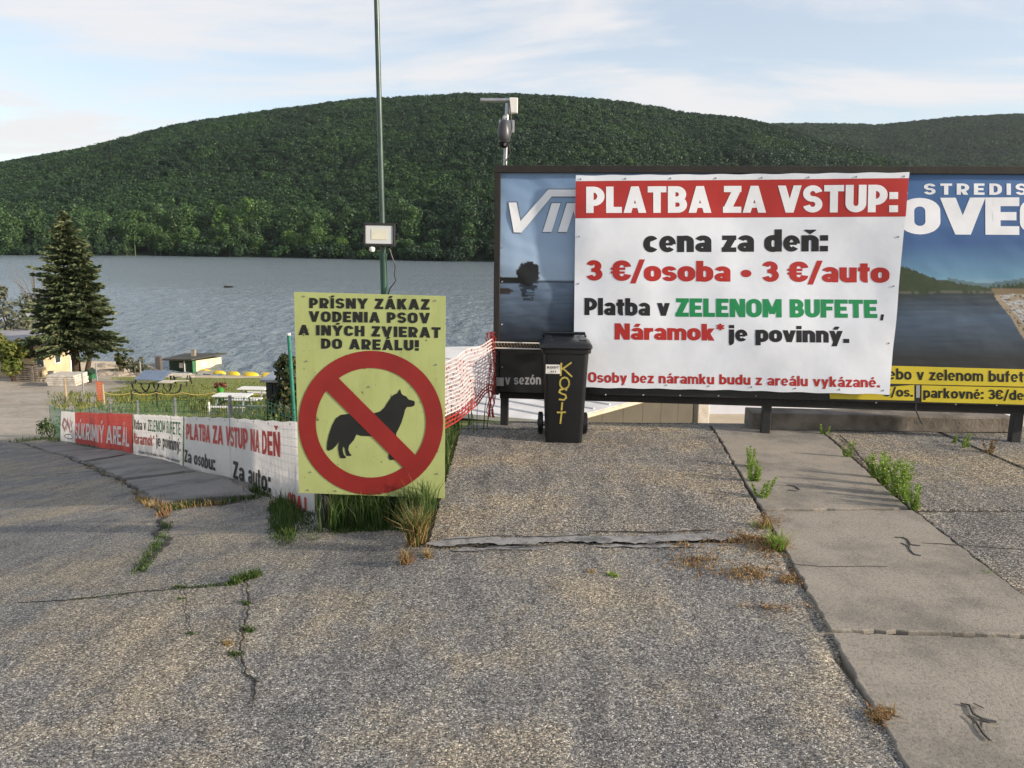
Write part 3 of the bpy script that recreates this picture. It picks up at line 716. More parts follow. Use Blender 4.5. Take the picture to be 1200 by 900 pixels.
# the woods: one object whose crowns are set out by geometry nodes
coll = bpy.data.collections.new('crowns')
for me in far_meshes:
    o = bpy.data.objects.new('crown', me); coll.objects.link(o)
def woods(name, host, G, dens, smin, smax, label):
    X, Y, z = G
    me = host.data.copy(); o = bpy.data.objects.new(name, me); C.objects.link(o)
    ng = bpy.data.node_groups.new(name+'_nodes', 'GeometryNodeTree')
    ng.interface.new_socket('Geometry', in_out='INPUT', socket_type='NodeSocketGeometry'); ng.interface.new_socket('Geometry', in_out='OUTPUT', socket_type='NodeSocketGeometry')
    gi = ng.nodes.new('NodeGroupInput'); go = ng.nodes.new('NodeGroupOutput')
    d = ng.nodes.new('GeometryNodeDistributePointsOnFaces'); d.inputs['Density'].default_value = dens; ng.links.new(gi.outputs[0], d.inputs['Mesh'])
    ps = ng.nodes.new('GeometryNodeInputPosition'); sx = ng.nodes.new('ShaderNodeSeparateXYZ'); ng.links.new(ps.outputs[0], sx.inputs[0])
    cmp_ = ng.nodes.new('FunctionNodeCompare'); cmp_.data_type = 'FLOAT'; cmp_.operation = 'GREATER_THAN'; cmp_.inputs['B'].default_value = -10.8; ng.links.new(sx.outputs[2], cmp_.inputs['A'])
    ng.links.new(cmp_.outputs[0], d.inputs['Selection'])
    ci = ng.nodes.new('GeometryNodeCollectionInfo'); ci.inputs['Collection'].default_value = coll; ci.inputs['Separate Children'].default_value = True; ci.inputs['Reset Children'].default_value = True
    ip = ng.nodes.new('GeometryNodeInstanceOnPoints'); ng.links.new(d.outputs['Points'], ip.inputs['Points']); ng.links.new(ci.outputs[0], ip.inputs['Instance']); ip.inputs['Pick Instance'].default_value = True
    rs = ng.nodes.new('FunctionNodeRandomValue'); rs.data_type = 'FLOAT'; rs.inputs[2].default_value = smin; rs.inputs[3].default_value = smax; ng.links.new(rs.outputs[1], ip.inputs['Scale'])
    rr = ng.nodes.new('FunctionNodeRandomValue'); rr.data_type = 'FLOAT_VECTOR'; rr.inputs[0].default_value = (0, 0, 0); rr.inputs[1].default_value = (0.15, 0.15, 6.28); ng.links.new(rr.outputs[0], ip.inputs['Rotation'])
    ng.links.new(ip.outputs[0], go.inputs[0])
    mod = o.modifiers.new('woods', 'NODES'); mod.node_group = ng
    tag(o, kind='stuff'); return o
woods('hillside_forest', H1, G1, 0.040, 4.5, 12.5, '')
woods('far_forest', H2, G2, 0.018, 9, 14, '')
woods('far_forest', H0, G0, 0.018, 9, 14, '')
# taller trees along the far shore, each its own object
shore_far = []
kinds = ['bright green leafy', 'slender mid green', 'broad dark green', 'pale green feathery', 'rounded green', 'tall dark pointed']
XS = sorted([random.uniform(-420, 25) for _ in range(110)])
for i, x in enumerate(XS):
    row = i % 3
    i0 = int((x-G1[0][0])/20); ysh = 600+(float(fbm(np.array([x*0.004+3.0]), np.array([3.0]), 3)[0])-0.5)*130
    y = ysh+8+row*16+random.uniform(-4, 4); k = random.choice([0, 1, 2, 3, 4, 5]) if row else random.choice([0, 1, 3, 4])
    o = bpy.data.objects.new('shore_tree', shore_meshes[k]); C.objects.link(o)
    s_ = random.uniform(8, 13.5)+row*2; o.location = (x, y, h1(x, y)+1.5); o.rotation_euler = (0, 0, random.random()*6.28); o.scale = (s_, s_, s_*random.uniform(0.95, 1.25))
    o['k'] = k; o['row'] = row
    shore_far.append(o)
def ordinal(n): return f"{n}{'th' if 10 <= n % 100 <= 20 else {1: 'st', 2: 'nd', 3: 'rd'}.get(n % 10, 'th')}"
for row, rn in enumerate(('at the far waterline', 'in the middle row on the far shore', 'in the back row on the far shore')):
    for n, o in enumerate([q for q in shore_far if q['row'] == row]):
        tag(o, f"{kinds[o['k']]} tree, {ordinal(n+1)} from the left {rn}", 'tree', 'trees along the far shore')
for o in shore_far: del o['k'], o['row']

# ================================================================ the near things
ZV = Vector((0, 0, 1))
# ---------------------------------------------------------------- billboard
BPL = at(590, 480, 7.42); BPR = at(1197, 500, 6.97)
BP = Plane(BPL, BPR)
def bw(px, py, off=0.0): return BP.hit(px, py, off)
def frame_box(mb, pa, pb, z0, z1, o0, o1):
    """bar along the board between two points of its base line, from depth o0 (behind) to o1 (in front)"""
    a = Vector((pa.x, pa.y, 0)); b = Vector((pb.x, pb.y, 0)); n = BP.n
    vs = []
    for z in (z0, z1):
        for p, o in ((a, o1), (b, o1), (b, o0), (a, o0)): vs.append(p+n*o+ZV*z)
    mb.add(vs, [(0, 3, 2, 1), (4, 5, 6, 7), (0, 1, 5, 4), (1, 2, 6, 5), (2, 3, 7, 6), (3, 0, 4, 7)])
    return mb
uB = BP.u
PX = lambda px, py=330: Vector((bw(px, py).x, bw(px, py).y, 0))
zt_l = bw(582, 194).z; zb_l = bw(586, 462).z
P_l, P_r = PX(579), PX(1285)
bill = thing('billboard', PX(900), 'long dark billboard frame on black steel legs at the top of the ramp', 'billboard')
frame_box(MB(), P_l, P_r, zt_l-0.065, zt_l, -0.075, 0.03).build('top_beam', M_BROWN, bill, bevel=0.004)
frame_box(MB(), P_l, P_l+uB*0.055, 0.33, zt_l-0.067, -0.072, 0.028).build('side_post', M_BROWN, bill, bevel=0.004)
frame_box(MB(), P_r-uB*0.055, P_r, 0.25, zt_l-0.067, -0.072, 0.028).build('side_post', M_BROWN, bill, bevel=0.004)
# backing sheets, three boards side by side
for i, (a, b) in enumerate(((586, 830), (831, 1075), (1076, 1279))):
    frame_box(MB(), PX(a), PX(b), 0.40, zt_l-0.07, -0.05, -0.035).build('backing_board', M_BROWN, bill)
# bottom rail runs lower towards the right
def sloped(mb, pa, pb, za, zb, hgt, o0, o1):
    n = BP.n; vs = []
    for dz in (0, hgt):
        for p, o, z in ((pa, o1, za), (pb, o1, zb), (pb, o0, zb), (pa, o0, za)): vs.append(Vector((p.x, p.y, 0))+n*o+ZV*(z+dz))
    mb.add(vs, [(0, 3, 2, 1), (4, 5, 6, 7), (0, 1, 5, 4), (1, 2, 6, 5), (2, 3, 7, 6), (3, 0, 4, 7)]); return mb
sloped(MB(), PX(586), PX(1279), bw(590, 468).z, bw(1279, 489).z-0.005, 0.12, -0.09, -0.052).build('bottom_rail', M_BROWN, bill, bevel=0.003)
for px, wd in ((589.5, 0.075), (900.5, 0.082), (1199.5, 0.085)):
    c = PX(px, 500); o = MB(); frame_box(o, c-uB*wd/2, c+uB*wd/2, -0.25, 0.47, -0.17, -0.092); o.build('leg', M_BLACK, bill, bevel=0.006)
frame_box(MB(), PX(583), PX(592), 0.42, 0.50, 0.029, 0.045).build('mounting_plate', M_GREY, bill, bevel=0.003)
# junction plate and a hanging cable under the right half
MB().tube([bw(1073, 472, -0.02), bw(1073, 480, 0.0), bw(1078, 492, 0.03), bw(1081, 497, 0.05)], 0.006, 6).build('cable', M_BLACK, bill, smooth=True)

def wr_back(s, z): return -0.004+0.005*math.sin(z*2.1+s*1.3)+0.008*(fb(s*1.2+5, z*1.1)-0.5)*2+0.030*(fb(s*2.2+z*2.4, z*2.0-s*0.7)-0.5)*(1 if s < 1 else 0.5)
def sz(p): return (p-BP.o).dot(uB), p.z
def back_pt(p, off=0.0):
    s, z = sz(p); q = Vector((p.x, p.y, p.z)); q = q-BP.n*((q-BP.o).dot(BP.n)); return q+BP.n*(wr_back(s, z)+off)
def wr_price(s, z):
    # soft vertical and slanting folds, tighter near the lower right
    return 0.050+0.026*(fb(s*1.1+3, z*0.8+9)-0.5)*2+0.010*math.sin(s*2.2+z*3.0)+0.040*(fb(s*1.3-z*2.2, s*0.6+z*0.7, 2)-0.5)+0.006*(fb(s*3.5-z*5, s*1.0+z*1.6, 2)-0.5)
def price_pt(p, off=0.0):
    s, z = sz(p); q = p-BP.n*((p-BP.o).dot(BP.n)); return q+BP.n*(wr_price(s, z)+off)
def sheet(name, corners, nx, nz, ptfn, mat, parent=None, colfn=None, scallop=0.0, **k):
    TL, TR, BR, BL = [Vector(c) for c in corners]; V = []; Cc = []
    for j in range(nz+1):
        v = j/nz
        for i in range(nx+1):
            u = i/nx; p = (TL*(1-u)+TR*u)*(1-v)+(BL*(1-u)+BR*u)*v
            if scallop: p = p+ZV*scallop*math.sin(u*math.pi*9)**2*(1 if v > 0.5 else -1)*abs(2*v-1)**3
            q = ptfn(p); V.append(tuple(q))
            if colfn: Cc.append((*colfn(*proj(*p)), 1))
    mb = MB(); mb.v = V; mb.f = [(j*(nx+1)+i, (j+1)*(nx+1)+i, (j+1)*(nx+1)+i+1, j*(nx+1)+i+1) for j in range(nz) for i in range(nx)]
    o = mb.build(name, mat, parent, smooth=True, **k)
    if colfn:
        a = o.data.color_attributes.new('print', 'FLOAT_COLOR', 'POINT'); a.data.foreach_set('color', np.array(Cc, dtype=np.float32).ravel())
    return o
def pvc(name, c, rough=0.42):
    m, t, b = newmat(name); v = pos(t)
    if c is None:
        a = t.nodes.new('ShaderNodeAttribute'); a.attribute_name = 'print'; t.links.new(a.outputs['Color'], b.inputs['Base Color'])
    else:
        t.links.new(ramp(t, noise(t, v, 2.5, 5, 0.6), [(0.3, tuple(x*0.90 for x in c)), (0.6, c)]), b.inputs['Base Color'])
    b.inputs['Roughness'].default_value = rough
    bump(t, b, noise(t, v, 4.5, 3, 0.5), 0.12, 0.03); return m
M_PRINT = pvc('landscape_print', None)
M_VINYL = pvc('white_vinyl', (0.76, 0.80, 0.87)); M_RED = pvc('red_print', (0.43, 0.024, 0.020)); M_INK = pvc('black_print', (0.012, 0.012, 0.014))
M_GRN = pvc('green_print', (0.008, 0.25, 0.080)); M_LET = pvc('white_print', (0.84, 0.86, 0.90)); M_YEL = pvc('yellow_print', (0.62, 0.50, 0.035)); M_LGREY = pvc('grey_print', (0.34, 0.35, 0.37))
# --- printed landscape of the back banner, painted per vertex from picture coordinates of the sheet
def lerp(a, b, t): t = min(1, max(0, t)); return tuple(x+(y-x)*t for x, y in zip(a, b))
SHORE_R = [(1165, 340), (1172, 357), (1185, 372), (1196, 388), (1215, 405), (1290, 430)]
def landscape(px, py):
    if px < 860:                                           # dusk lake
        if py < 328:
            c = lerp((0.17, 0.28, 0.46), (0.34, 0.46, 0.62), (py-200)/120)
            c = lerp(c, (0.30, 0.40, 0.52), (py-300)/28)
        else:
            c = lerp((0.13, 0.19, 0.28), (0.018, 0.026, 0.042), (py-328)/62)
            r = fb(px*0.05, py*0.45, 4); c = tuple(x*(0.65+0.7*r) for x in c)
        tx, ty = px-619, py-321
        k = fb(px*0.35, py*0.35, 4)
        if abs(tx) < 15 and -15 < ty < 16 and (tx/14)**2+(ty/15)**2 < 0.45+0.9*k: c = (0.006, 0.007, 0.008)
        if 329 < py < 352 and abs(tx) < 12-(py-329)*0.3+6*(k-0.5) and fb(px*0.1, py*0.9, 2) > 0.35: c = lerp(c, (0.008, 0.010, 0.015), 0.85)
        if px < 612 and 322+4*fb(px*0.2, 1) < py < 332: c = (0.007, 0.008, 0.008)
        if px < 603-abs(py-341)*2 and 337 < py < 345: c = (0.03, 0.022, 0.02)
        if 614 < px < 673 and 329.6 < py < 331.4: c = (0.01, 0.012, 0.014)
        if py > 396: c = lerp(c, (0.010, 0.010, 0.011), (py-396)/4)
        return c
    hz = 344
    if py < hz:
        c = lerp((0.060, 0.155, 0.36), (0.045, 0.115, 0.28), (py-200)/70)
        c = lerp(c, (0.16, 0.33, 0.46), (py-285)/50)
        c = lerp(c, (0.27, 0.38, 0.44), (py-325)/15)
        hy = np.interp(px, [1040, 1062, 1080, 1095, 1120, 1142, 1165, 1180, 1192, 1205, 1290], [311, 313, 320, 327, 331, 335, 335, 333, 331, 329, 326])
        tr = (fb(px*0.6, 4, 3)-0.5)*4
        if 1150 < px < 1290: tr += (fb(px*0.9, 8, 2)-0.4)*9
        if py > hy+tr: c = lerp((0.024, 0.045, 0.022), (0.05, 0.07, 0.035), fb(px*0.3, py*0.5, 4))
        elif py > hy-4 and px > 1110: c = (0.10, 0.17, 0.20)
        if 341 < py and px < 1175: c = (0.10, 0.105, 0.085) if fb(px*0.2, 3) > 0.45 else (0.04, 0.06, 0.03)
    else:
        r = fb(px*0.03, py*0.4, 4)
        c = lerp((0.028, 0.040, 0.045), (0.075, 0.115, 0.175), (py-350+10*r)/26)
        c = lerp(c, (0.028, 0.032, 0.034), (py-375)/45); c = tuple(x*(0.72+0.55*r) for x in c)
    sx = np.interp(py, [340, 348, 357, 372, 388, 405, 430], [1163, 1166, 1172, 1184, 1194, 1205, 1222])
    if py > 338 and px > sx+2*(fb(py*0.3, 2)-0.5):
        c = lerp((0.27, 0.22, 0.15), (0.38, 0.32, 0.23), fb(px*0.4, py*0.4, 3))
        if px > sx+6+(py-345)*0.12 and fb(px*0.28+py*0.5, py*0.55-px*0.1, 3) > 0.50: c = (0.42, 0.46, 0.50)
        if px > sx+3 and fb(px*0.25, py*0.9+5, 2) > 0.66: c = (0.07, 0.055, 0.045)
        if py < 345: c = (0.20, 0.15, 0.09)
    if py > 449 or (px < 1041 and py > 428): c = (0.015, 0.016, 0.017)
    return c
back = thing('landscape_banner', PX(1120), 'faded blue banner with printed lake landscapes, stretched over the whole billboard', 'banner')
sheet('banner_sheet', [bw(585.5, 203), bw(1276, 198), bw(1276, 478), bw(586, 459)], 420, 180, back_pt, M_PRINT, back, landscape)
def bquad(x0, x1, yb0, yb1, yt0, yt1): return [bw(x0, yb0), bw(x1, yb1), bw(x1, yt1), bw(x0, yt0)]
lettering('lettering', 'v sezón', bquad(592, 634, 450.5, 450.5, 439, 439), back_pt, M_LGREY, back, 0.22)
# big outlined letters at the upper left: V with its long bar, I, start of N
def P5(x, y): return bw(560+x/2.57, 180+y/2.57)
LV = [[(92, 147), (116, 147), (128, 203), (108, 237)], [(108, 237), (128, 203), (212, 108), (222, 129), (131, 238)], [(212, 108), (322, 108), (322, 129), (222, 129)],
      [(222, 149), (249, 149), (222, 236), (195, 236)], [(268, 149), (296, 149), (268, 236), (241, 236)], [(279, 149), (296, 149), (322, 236), (310, 236)]]
mb = MB(); mo = MB()
for i, pl in enumerate(LV):
    flat_poly(mb, [P5(*p) for p in pl], back_pt, 0.0045+i*0.0004)
    cx = sum(p[0] for p in pl)/len(pl); cy = sum(p[1] for p in pl)/len(pl)
    flat_poly(mo, [P5(p[0]+(2.6 if p[0] > cx else -2.6), p[1]+(2.6 if p[1] > cy else -2.6)) for p in pl], back_pt, 0.0022+i*0.0003)
mo.build('letter_outline', pvc('slate_print', (0.10, 0.12, 0.16)), back); mb.build('lettering', M_LET, back)
lettering('lettering', 'É', bquad(1050, 1064.5, 227.5, 227.5, 215, 215), back_pt, M_LET, back, 0.24)
lettering('lettering', 'STREDIS', bquad(1083, 1204, 228, 228.5, 215, 215), back_pt, M_LET, back, 0.24, gap=0.26)
lettering('lettering', 'OVEC', bquad(1054, 1242, 274.5, 275.5, 232, 231), back_pt, M_LET, back, 0.27, gap=0.0)
ys_ = sheet('yellow_strip', [bw(1036, 428.5), bw(1276, 434.5), bw(1276, 454.5), bw(1036, 449.5)], 30, 3, lambda p, o=0: back_pt(p, 0.003), M_YEL, back)
lettering('lettering', 'ebo v zelenom bufete', bquad(1041, 1209, 444.5, 448, 431.5, 435), lambda p, o: back_pt(p, o+0.003), M_INK, back, 0.21, gap=0.08)
sheet('yellow_strip', [bw(972, 459), bw(1071.5, 451), bw(1071.5, 469.5), bw(973, 467.5)], 12, 3, lambda p, o=0: back_pt(p, 0.003), M_YEL, back)
sheet('yellow_strip', [bw(1080, 451.5), bw(1276, 456), bw(1276, 476), bw(1080, 471)], 24, 3, lambda p, o=0: back_pt(p, 0.003), M_YEL, back)
sheet('grey_patch', [bw(1073.5, 451.5), bw(1078, 451.5), bw(1078, 466), bw(1073.5, 466)], 1, 3, lambda p, o=0: back_pt(p, 0.005), M_LGREY, back)
lettering('lettering', '€/os.', bquad(1035, 1070, 464.5, 465, 453.5, 454), lambda p, o: back_pt(p, o+0.003), M_INK, back, 0.22, gap=0.06)
lettering('lettering', 'parkovné: 3€/deň', bquad(1082, 1208, 466, 469, 454, 457.5), lambda p, o: back_pt(p, o+0.003), M_INK, back, 0.22, gap=0.07)

# eyelets
def eyelet(p, n, parent, mat=M_GREY, r=0.0085):
    a = n.orthogonal().normalized(); b_ = n.cross(a); mb = MB()
    for k in range(10):
        q0, q1 = 2*math.pi*k/10, 2*math.pi*(k+1)/10
        f = lambda q, rr, o: p+(a*math.cos(q)+b_*math.sin(q))*rr+n*o
        mb.quad(f(q0, r, 0.002), f(q1, r, 0.002), f(q1, r*0.75, 0.005), f(q0, r*0.75, 0.005)); mb.quad(f(q0, r*0.75, 0.005), f(q1, r*0.75, 0.005), f(q1, r*0.4, 0.002), f(q0, r*0.4, 0.002))
    mb.add([p+(a*math.cos(q)+b_*math.sin(q))*r*0.42+n*0.0018 for q in [i*math.pi/4 for i in range(8)]], [tuple(range(8))])
    mb.build('eyelet', mat, parent)
for px in (592, 627, 660): eyelet(back_pt(bw(px, 206)), BP.n, back)
for px in (1099, 1149, 1199, 1249): eyelet(back_pt(bw(px, 202)), BP.n, back)
for px in (710, 754, 797, 842, 886): eyelet(back_pt(bw(px, 462+(px-700)*0.012)), BP.n, back)
for px in (1027, 1120, 1168): eyelet(back_pt(bw(px, 472+(px-1027)*0.02)), BP.n, back)
for py in (290, 330, 380, 430): eyelet(back_pt(bw(588.5, py)), BP.n, back)

# price banner hung in front
price = thing('price_banner', PX(865), 'white and red entrance fee banner tied over the middle of the billboard', 'banner')
PC = [bw(675, 206), bw(1062, 202.5), bw(1040, 461.5), bw(672, 452.5)]
def sagging(c): return c
sheet('banner_sheet', PC, 240, 150, price_pt, M_VINYL, price, scallop=0.006)
def pp(u, v):                                            # point of the banner from its own 0..1 coordinates
    TL, TR, BR, BL = PC; return (TL*(1-u)+TR*u)*(1-v)+(BL*(1-u)+BR*u)*v
sheet('red_band', [bw(675, 213), bw(1061.3, 209.5), bw(1058, 254), bw(674.2, 256)], 240, 28, lambda p, o=0: price_pt(p, 0.0014), M_RED, price)
TX = [('PLATBA ZA VSTUP:', 687, 1049, 250, 249, 219.5, 217, M_LET, 0.265, 0.055),
      ('cena za deň:', 753, 969, 295.5, 294.5, 269.5, 268.5, M_INK, 0.265, 0.04),
      ('3 €/osoba • 3 €/auto', 687, 1040, 328.5, 331.0, 304.5, 307.0, M_RED, 0.265, 0.04),
      ('Platba v', 685, 784, 368.5, 369.5, 348.5, 349, M_INK, 0.26, 0.04),
      ('ZELENOM BUFETE', 791, 1026, 370.5, 372, 349, 351, M_GRN, 0.26, 0.045),
      (',', 1029, 1033, 372, 372, 352, 352, M_INK, 0.23, 0.05),
      ('Náramok*', 720, 848, 397, 398.5, 378, 379, M_RED, 0.26, 0.04),
      ('je povinný.', 853, 993, 399, 401, 380, 382, M_INK, 0.26, 0.04),
      ('*Osoby bez náramku budu z areálu vykázané.', 683, 1029, 446.5, 453, 434.5, 441, M_RED, 0.225, 0.07)]
for s, x0, x1, yb0, yb1, yt0, yt1, mt, wt, gp in TX:
    lettering('lettering', s, bquad(x0, x1, yb0, yb1, yt0, yt1), lambda p, o: price_pt(p, o+(0.0014 if mt is M_LET else 0.0)), mt, price, wt, gp)
for i in range(8): eyelet(price_pt(pp(0.015+i*0.97/7, 0.018)), BP.n, price)
for i in range(8): eyelet(price_pt(pp(0.03+i*0.95/7, 0.980)), BP.n, price)
for v in (0.28, 0.5, 0.76):
    eyelet(price_pt(pp(0.012, v)), BP.n, price); eyelet(price_pt(pp(0.985, v)), BP.n, price)

# zig-zag metal ledge at the left end of the board
led = thing('metal_grating_ledge', bw(608, 405, 0.06), 'narrow pale metal grating fixed across the left end of the billboard', 'metal ledge')
a0, a1 = bw(578, 401, 0.07), bw(637, 401, 0.07); zz0 = a0.z; zz1 = bw(608, 408.5, 0.07).z
mb = MB(); mb.tube([Vector((a0.x, a0.y, zz0)), Vector((a1.x, a1.y, zz0))], 0.006, 6); mb.build('rail', M_WHITE, led)
mb = MB(); mb.tube([Vector((a0.x, a0.y, zz1)), Vector((a1.x, a1.y, zz1))], 0.006, 6); mb.build('rail', M_WHITE, led)
mb = MB(); pts = []
for i in range(33):
    p = a0.lerp(a1, i/32); pts.append(Vector((p.x, p.y, zz0 if i % 2 else zz1))+BP.n*(0.01 if i % 2 else -0.01))
mb.tube(pts, 0.004, 5); mb.build('lattice', M_WOOD, led)

# ---------------------------------------------------------------- mast with camera on the board's left corner
mastb = bw(590.5, 200, -0.1); M0 = Vector((mastb.x, mastb.y, zt_l-0.4))
mast = thing('camera_mast', M0, 'short grey steel mast with a side arm rising from the billboard corner', 'mast')
yy = mastb.y
MB().tube([M0, at(594, 135, yy), at(594.5, 121, yy)], 0.0185, 10).build('pole', M_GREY, mast, smooth=True)
MB().tube([at(563, 117.5, yy), at(606, 117.5, yy)], 0.019, 10).build('side_arm', M_GREY, mast, smooth=True)
c = at(601, 125, yy); MB().box(c-Vector((.035, .03, .06)), c+Vector((.045, .03, .075))).build('junction_box', M_WHITE, mast, bevel=0.008)
c = at(593, 148, yy-0.03); MB().box(c-Vector((.065, .01, .055)), c+Vector((.075, .012, .055))).build('bracket_plate', M_GREY, mast, bevel=0.004)
MB().tube([at(597, 118, yy-.03), at(600, 150, yy-.05), at(596, 168, yy-.05), at(598, 180, yy-.04), at(592, 190, yy-.04), at(594, 199, yy-.03)], 0.006, 6).build('cable', M_BLACK, mast, smooth=True)
cc = at(590.5, 157, yy-0.12)
cctv = thing('dome_camera', cc, 'dark hanging security camera below the mast arm', 'security camera')
prof = [(0.012, .125), (0.026, .12), (0.044, .09), (0.056, .04), (0.060, .0), (0.058, -0.03), (0.052, -0.05)]
MB().lathe(cc, prof[::-1], 18).build('housing', worn('dark_grey_plastic', (0.05, 0.052, 0.058), (0.035, 0.036, 0.04), 0.4, 5, 0), cctv, smooth=True)
prof = [(0.004, -0.125), (0.026, -0.119), (0.043, -0.100), (0.050, -0.075), (0.049, -0.052)]
mb = MB().lathe(cc, prof, 18); mb.build('lens_ball', worn('black_gloss', (0.008, 0.008, 0.009), (0.006, 0.006, 0.007), 0.12, 5, 0), cctv, smooth=True)
MB().tube([cc+Vector((0.01, -.036, -.090)), cc+Vector((0.012, -.052, -.097))], 0.012, 12).build('lens', M_GREY, cctv)
MB().tube([cc+Vector((0, 0, .11)), cc+Vector((0, .02, .15)), cc+Vector((0.01, .10, .16))], 0.014, 8).build('arm', M_GREY, cctv, smooth=True)

# ---------------------------------------------------------------- wheelie bin
def bin_build():
    o = zhit(661.5, 520, 0.014); o.y += 0.21; t = thing('wheelie_bin', o, 'black two wheeled rubbish bin with yellow hand painted letters, standing before the billboard', 'bin')
    t.rotation_euler = (0, 0, rad(-1.5))
    M_BIN = worn('black_bin_plastic', (0.010, 0.011, 0.013), (0.007, 0.0075, 0.009), 0.36, 4, 0.08)
    O = worldloc(t); B = lambda x, y, z: O+Vector((x, y, z))
    def ring(w2, d2, z, r=0.03, yo=0.0):
        pts = []
        for cx, cy, a0 in ((w2-r, d2-r, 0), (-w2+r, d2-r, 90), (-w2+r, -d2+r, 180), (w2-r, -d2+r, 270)):
            for k in range(5): q = rad(a0+k*22.5); pts.append(B(cx+r*math.cos(q), cy+r*math.sin(q)+yo, z))
        return pts
    rings = [ring(.158, .18, 0.0, .03), ring(.164, .185, 0.03, .035), ring(.186, .21, 0.55, .04), ring(.200, .222, 0.80, .045), ring(.2, .222, 0.801, .045), ring(.217, .238, 0.806, .045), ring(.220, .24, 0.843, .045)]
    mb = MB(); n = 20
    for r in rings: mb.v += [tuple(p) for p in r]
    for i in range(len(rings)-1):
        for k in range(n): mb.f.append((i*n+k, i*n+(k+1) % n, (i+1)*n+(k+1) % n, (i+1)*n+k))
    mb.f.append(tuple(range(n-1, -1, -1))); mb.f.append(tuple((len(rings)-1)*n+k for k in range(n)))
    mb.build('body', M_BIN, t, smooth=True)
    lr = [ring(.226, .246, 0.846, .045, -.006), ring(.230, .252, 0.856, .045, -.006), ring(.226, .246, 0.874, .05, -.004), ring(.190, .205, 0.902, .06), ring(.10, .12, 0.912, .06)]
    mb = MB()
    for r in lr: mb.v += [tuple(p) for p in r]
    for i in range(len(lr)-1):
        for k in range(n): mb.f.append((i*n+k, i*n+(k+1) % n, (i+1)*n+(k+1) % n, (i+1)*n+k))
    mb.f.append(tuple(range(n-1, -1, -1))); mb.f.append(tuple((len(lr)-1)*n+k for k in range(n)))
    lid = mb.build('lid', M_BIN, t, smooth=True)
    for x in (-.15, .15): MB().box(B(x-.035, -.14, .886), B(x+.035, .16, .915)).build('lid_rib', M_BIN, lid, bevel=.008)
    MB().tube([B(-.19, .235, .90), B(-.19, .275, .925), B(.19, .275, .925), B(.19, .235, .90)], .014, 8).build('handle', M_BIN, t, smooth=True)
    MB().tube([B(-.225, .20, .075), B(.225, .20, .075)], .011, 8).build('axle', M_GREY, t)
    for s in (-1, 1):
        wcx = s*.205; R = Matrix.Rotation(rad(90), 3, 'Y')
        wh = MB().lathe(B(wcx, .19, .10), [(.02, -.022), (.06, -.022), (.085, -.024), (.10, -.016), (.10, .016), (.085, .024), (.06, .022), (.02, .022)], 22, R).build('wheel', M_BIN, t, smooth=True)
        MB().lathe(B(wcx+s*.026, .19, .10), [(.028, -.004), (.03, .0), (.026, .006)], 14, R).build('hub', worn('hub_grey', (0.05, 0.05, 0.05), None, 0.5), wh)
    # painted letters down the front, following the slightly raked face
    def face(x, z, off=0.003):
        w_ = .185 if z < .55 else .21+(z-.55)*0.048; return B(x, -(.182+.028*min(z, .55)/.55+(.012*(z-.55)/.25 if z > .55 else 0))-off, z)
    M_PAINT = worn('hand_painted_yellow', (0.50, 0.40, 0.08), (0.30, 0.25, 0.06), 0.5, 30)
    S5 = {'K': [[(-.035, .075), (-.038, 0)], [(.035, .078), (-.034, .036)], [(-.022, .043), (.042, -.004)]], 'O': [[(0.004+.028*math.cos(a*.52), .036+.036*math.sin(a*.52)) for a in range(13)]],
          'S': [[(.03, .062), (.01, .072), (-.022, .066), (-.028, .05), (-.01, .04), (.018, .034), (.026, .014), (.008, .0), (-.03, .003)]], 'I': [[(.0, .072), (-.005, 0)]], 'T': [[(-.035, .07), (.036, .072)], [(.002, .068), (-.006, -.006)]]}
    zs = [0.606, 0.492, 0.393, 0.297, 0.185]; k = 0
    for ch, z0 in zip('KOSIT', zs):
        mb = MB(); sx_, sc_ = {'K': (1.25, 1.55), 'O': (1.45, 1.42), 'S': (1.15, 1.38), 'I': (1, 1.05), 'T': (1.12, 1.35)}[ch]; x0 = {'K': .006, 'O': -.012, 'S': -.018, 'I': -.022, 'T': -.028}[ch]
        for st in S5[ch]:
            k += 1
            for pl in stroke_polys([(a*sx_, b_*sc_) for a, b_ in st], False, 0.0150, 1.0): mb.add([face(x0+a, z0+b_, 0.003+k*0.0003) for a, b_ in pl], [(0, 1, 2, 3)])
        mb.build('painted_letter', M_PAINT, t)
    lab = MB().box(face(-.172, .625)-Vector((0, .0015, 0)), face(-.045, .705)+Vector((0, .006, 0))).build('label_plate', M_WHITE, t)
    def lf(p, off): return Vector((p.x, p.y-off, p.z))
    def q4(x0, x1, z0, z1):
        y = (face(-.1, .70).y-.0045); return [Vector((O.x+x0, y, O.z+z0)), Vector((O.x+x1, y, O.z+z0)), Vector((O.x+x1, y, O.z+z1)), Vector((O.x+x0, y, O.z+z1))]
    lettering('lettering', 'KOSIT', q4(-.160, -.058, .672, .694), lf, M_INK, lab, 0.2, 0.1, 0.001)
    lettering('lettering', '121', q4(-.128, -.085, .638, .658), lf, M_INK, lab, 0.18, 0.25, 0.001)
    return t
bin_build()

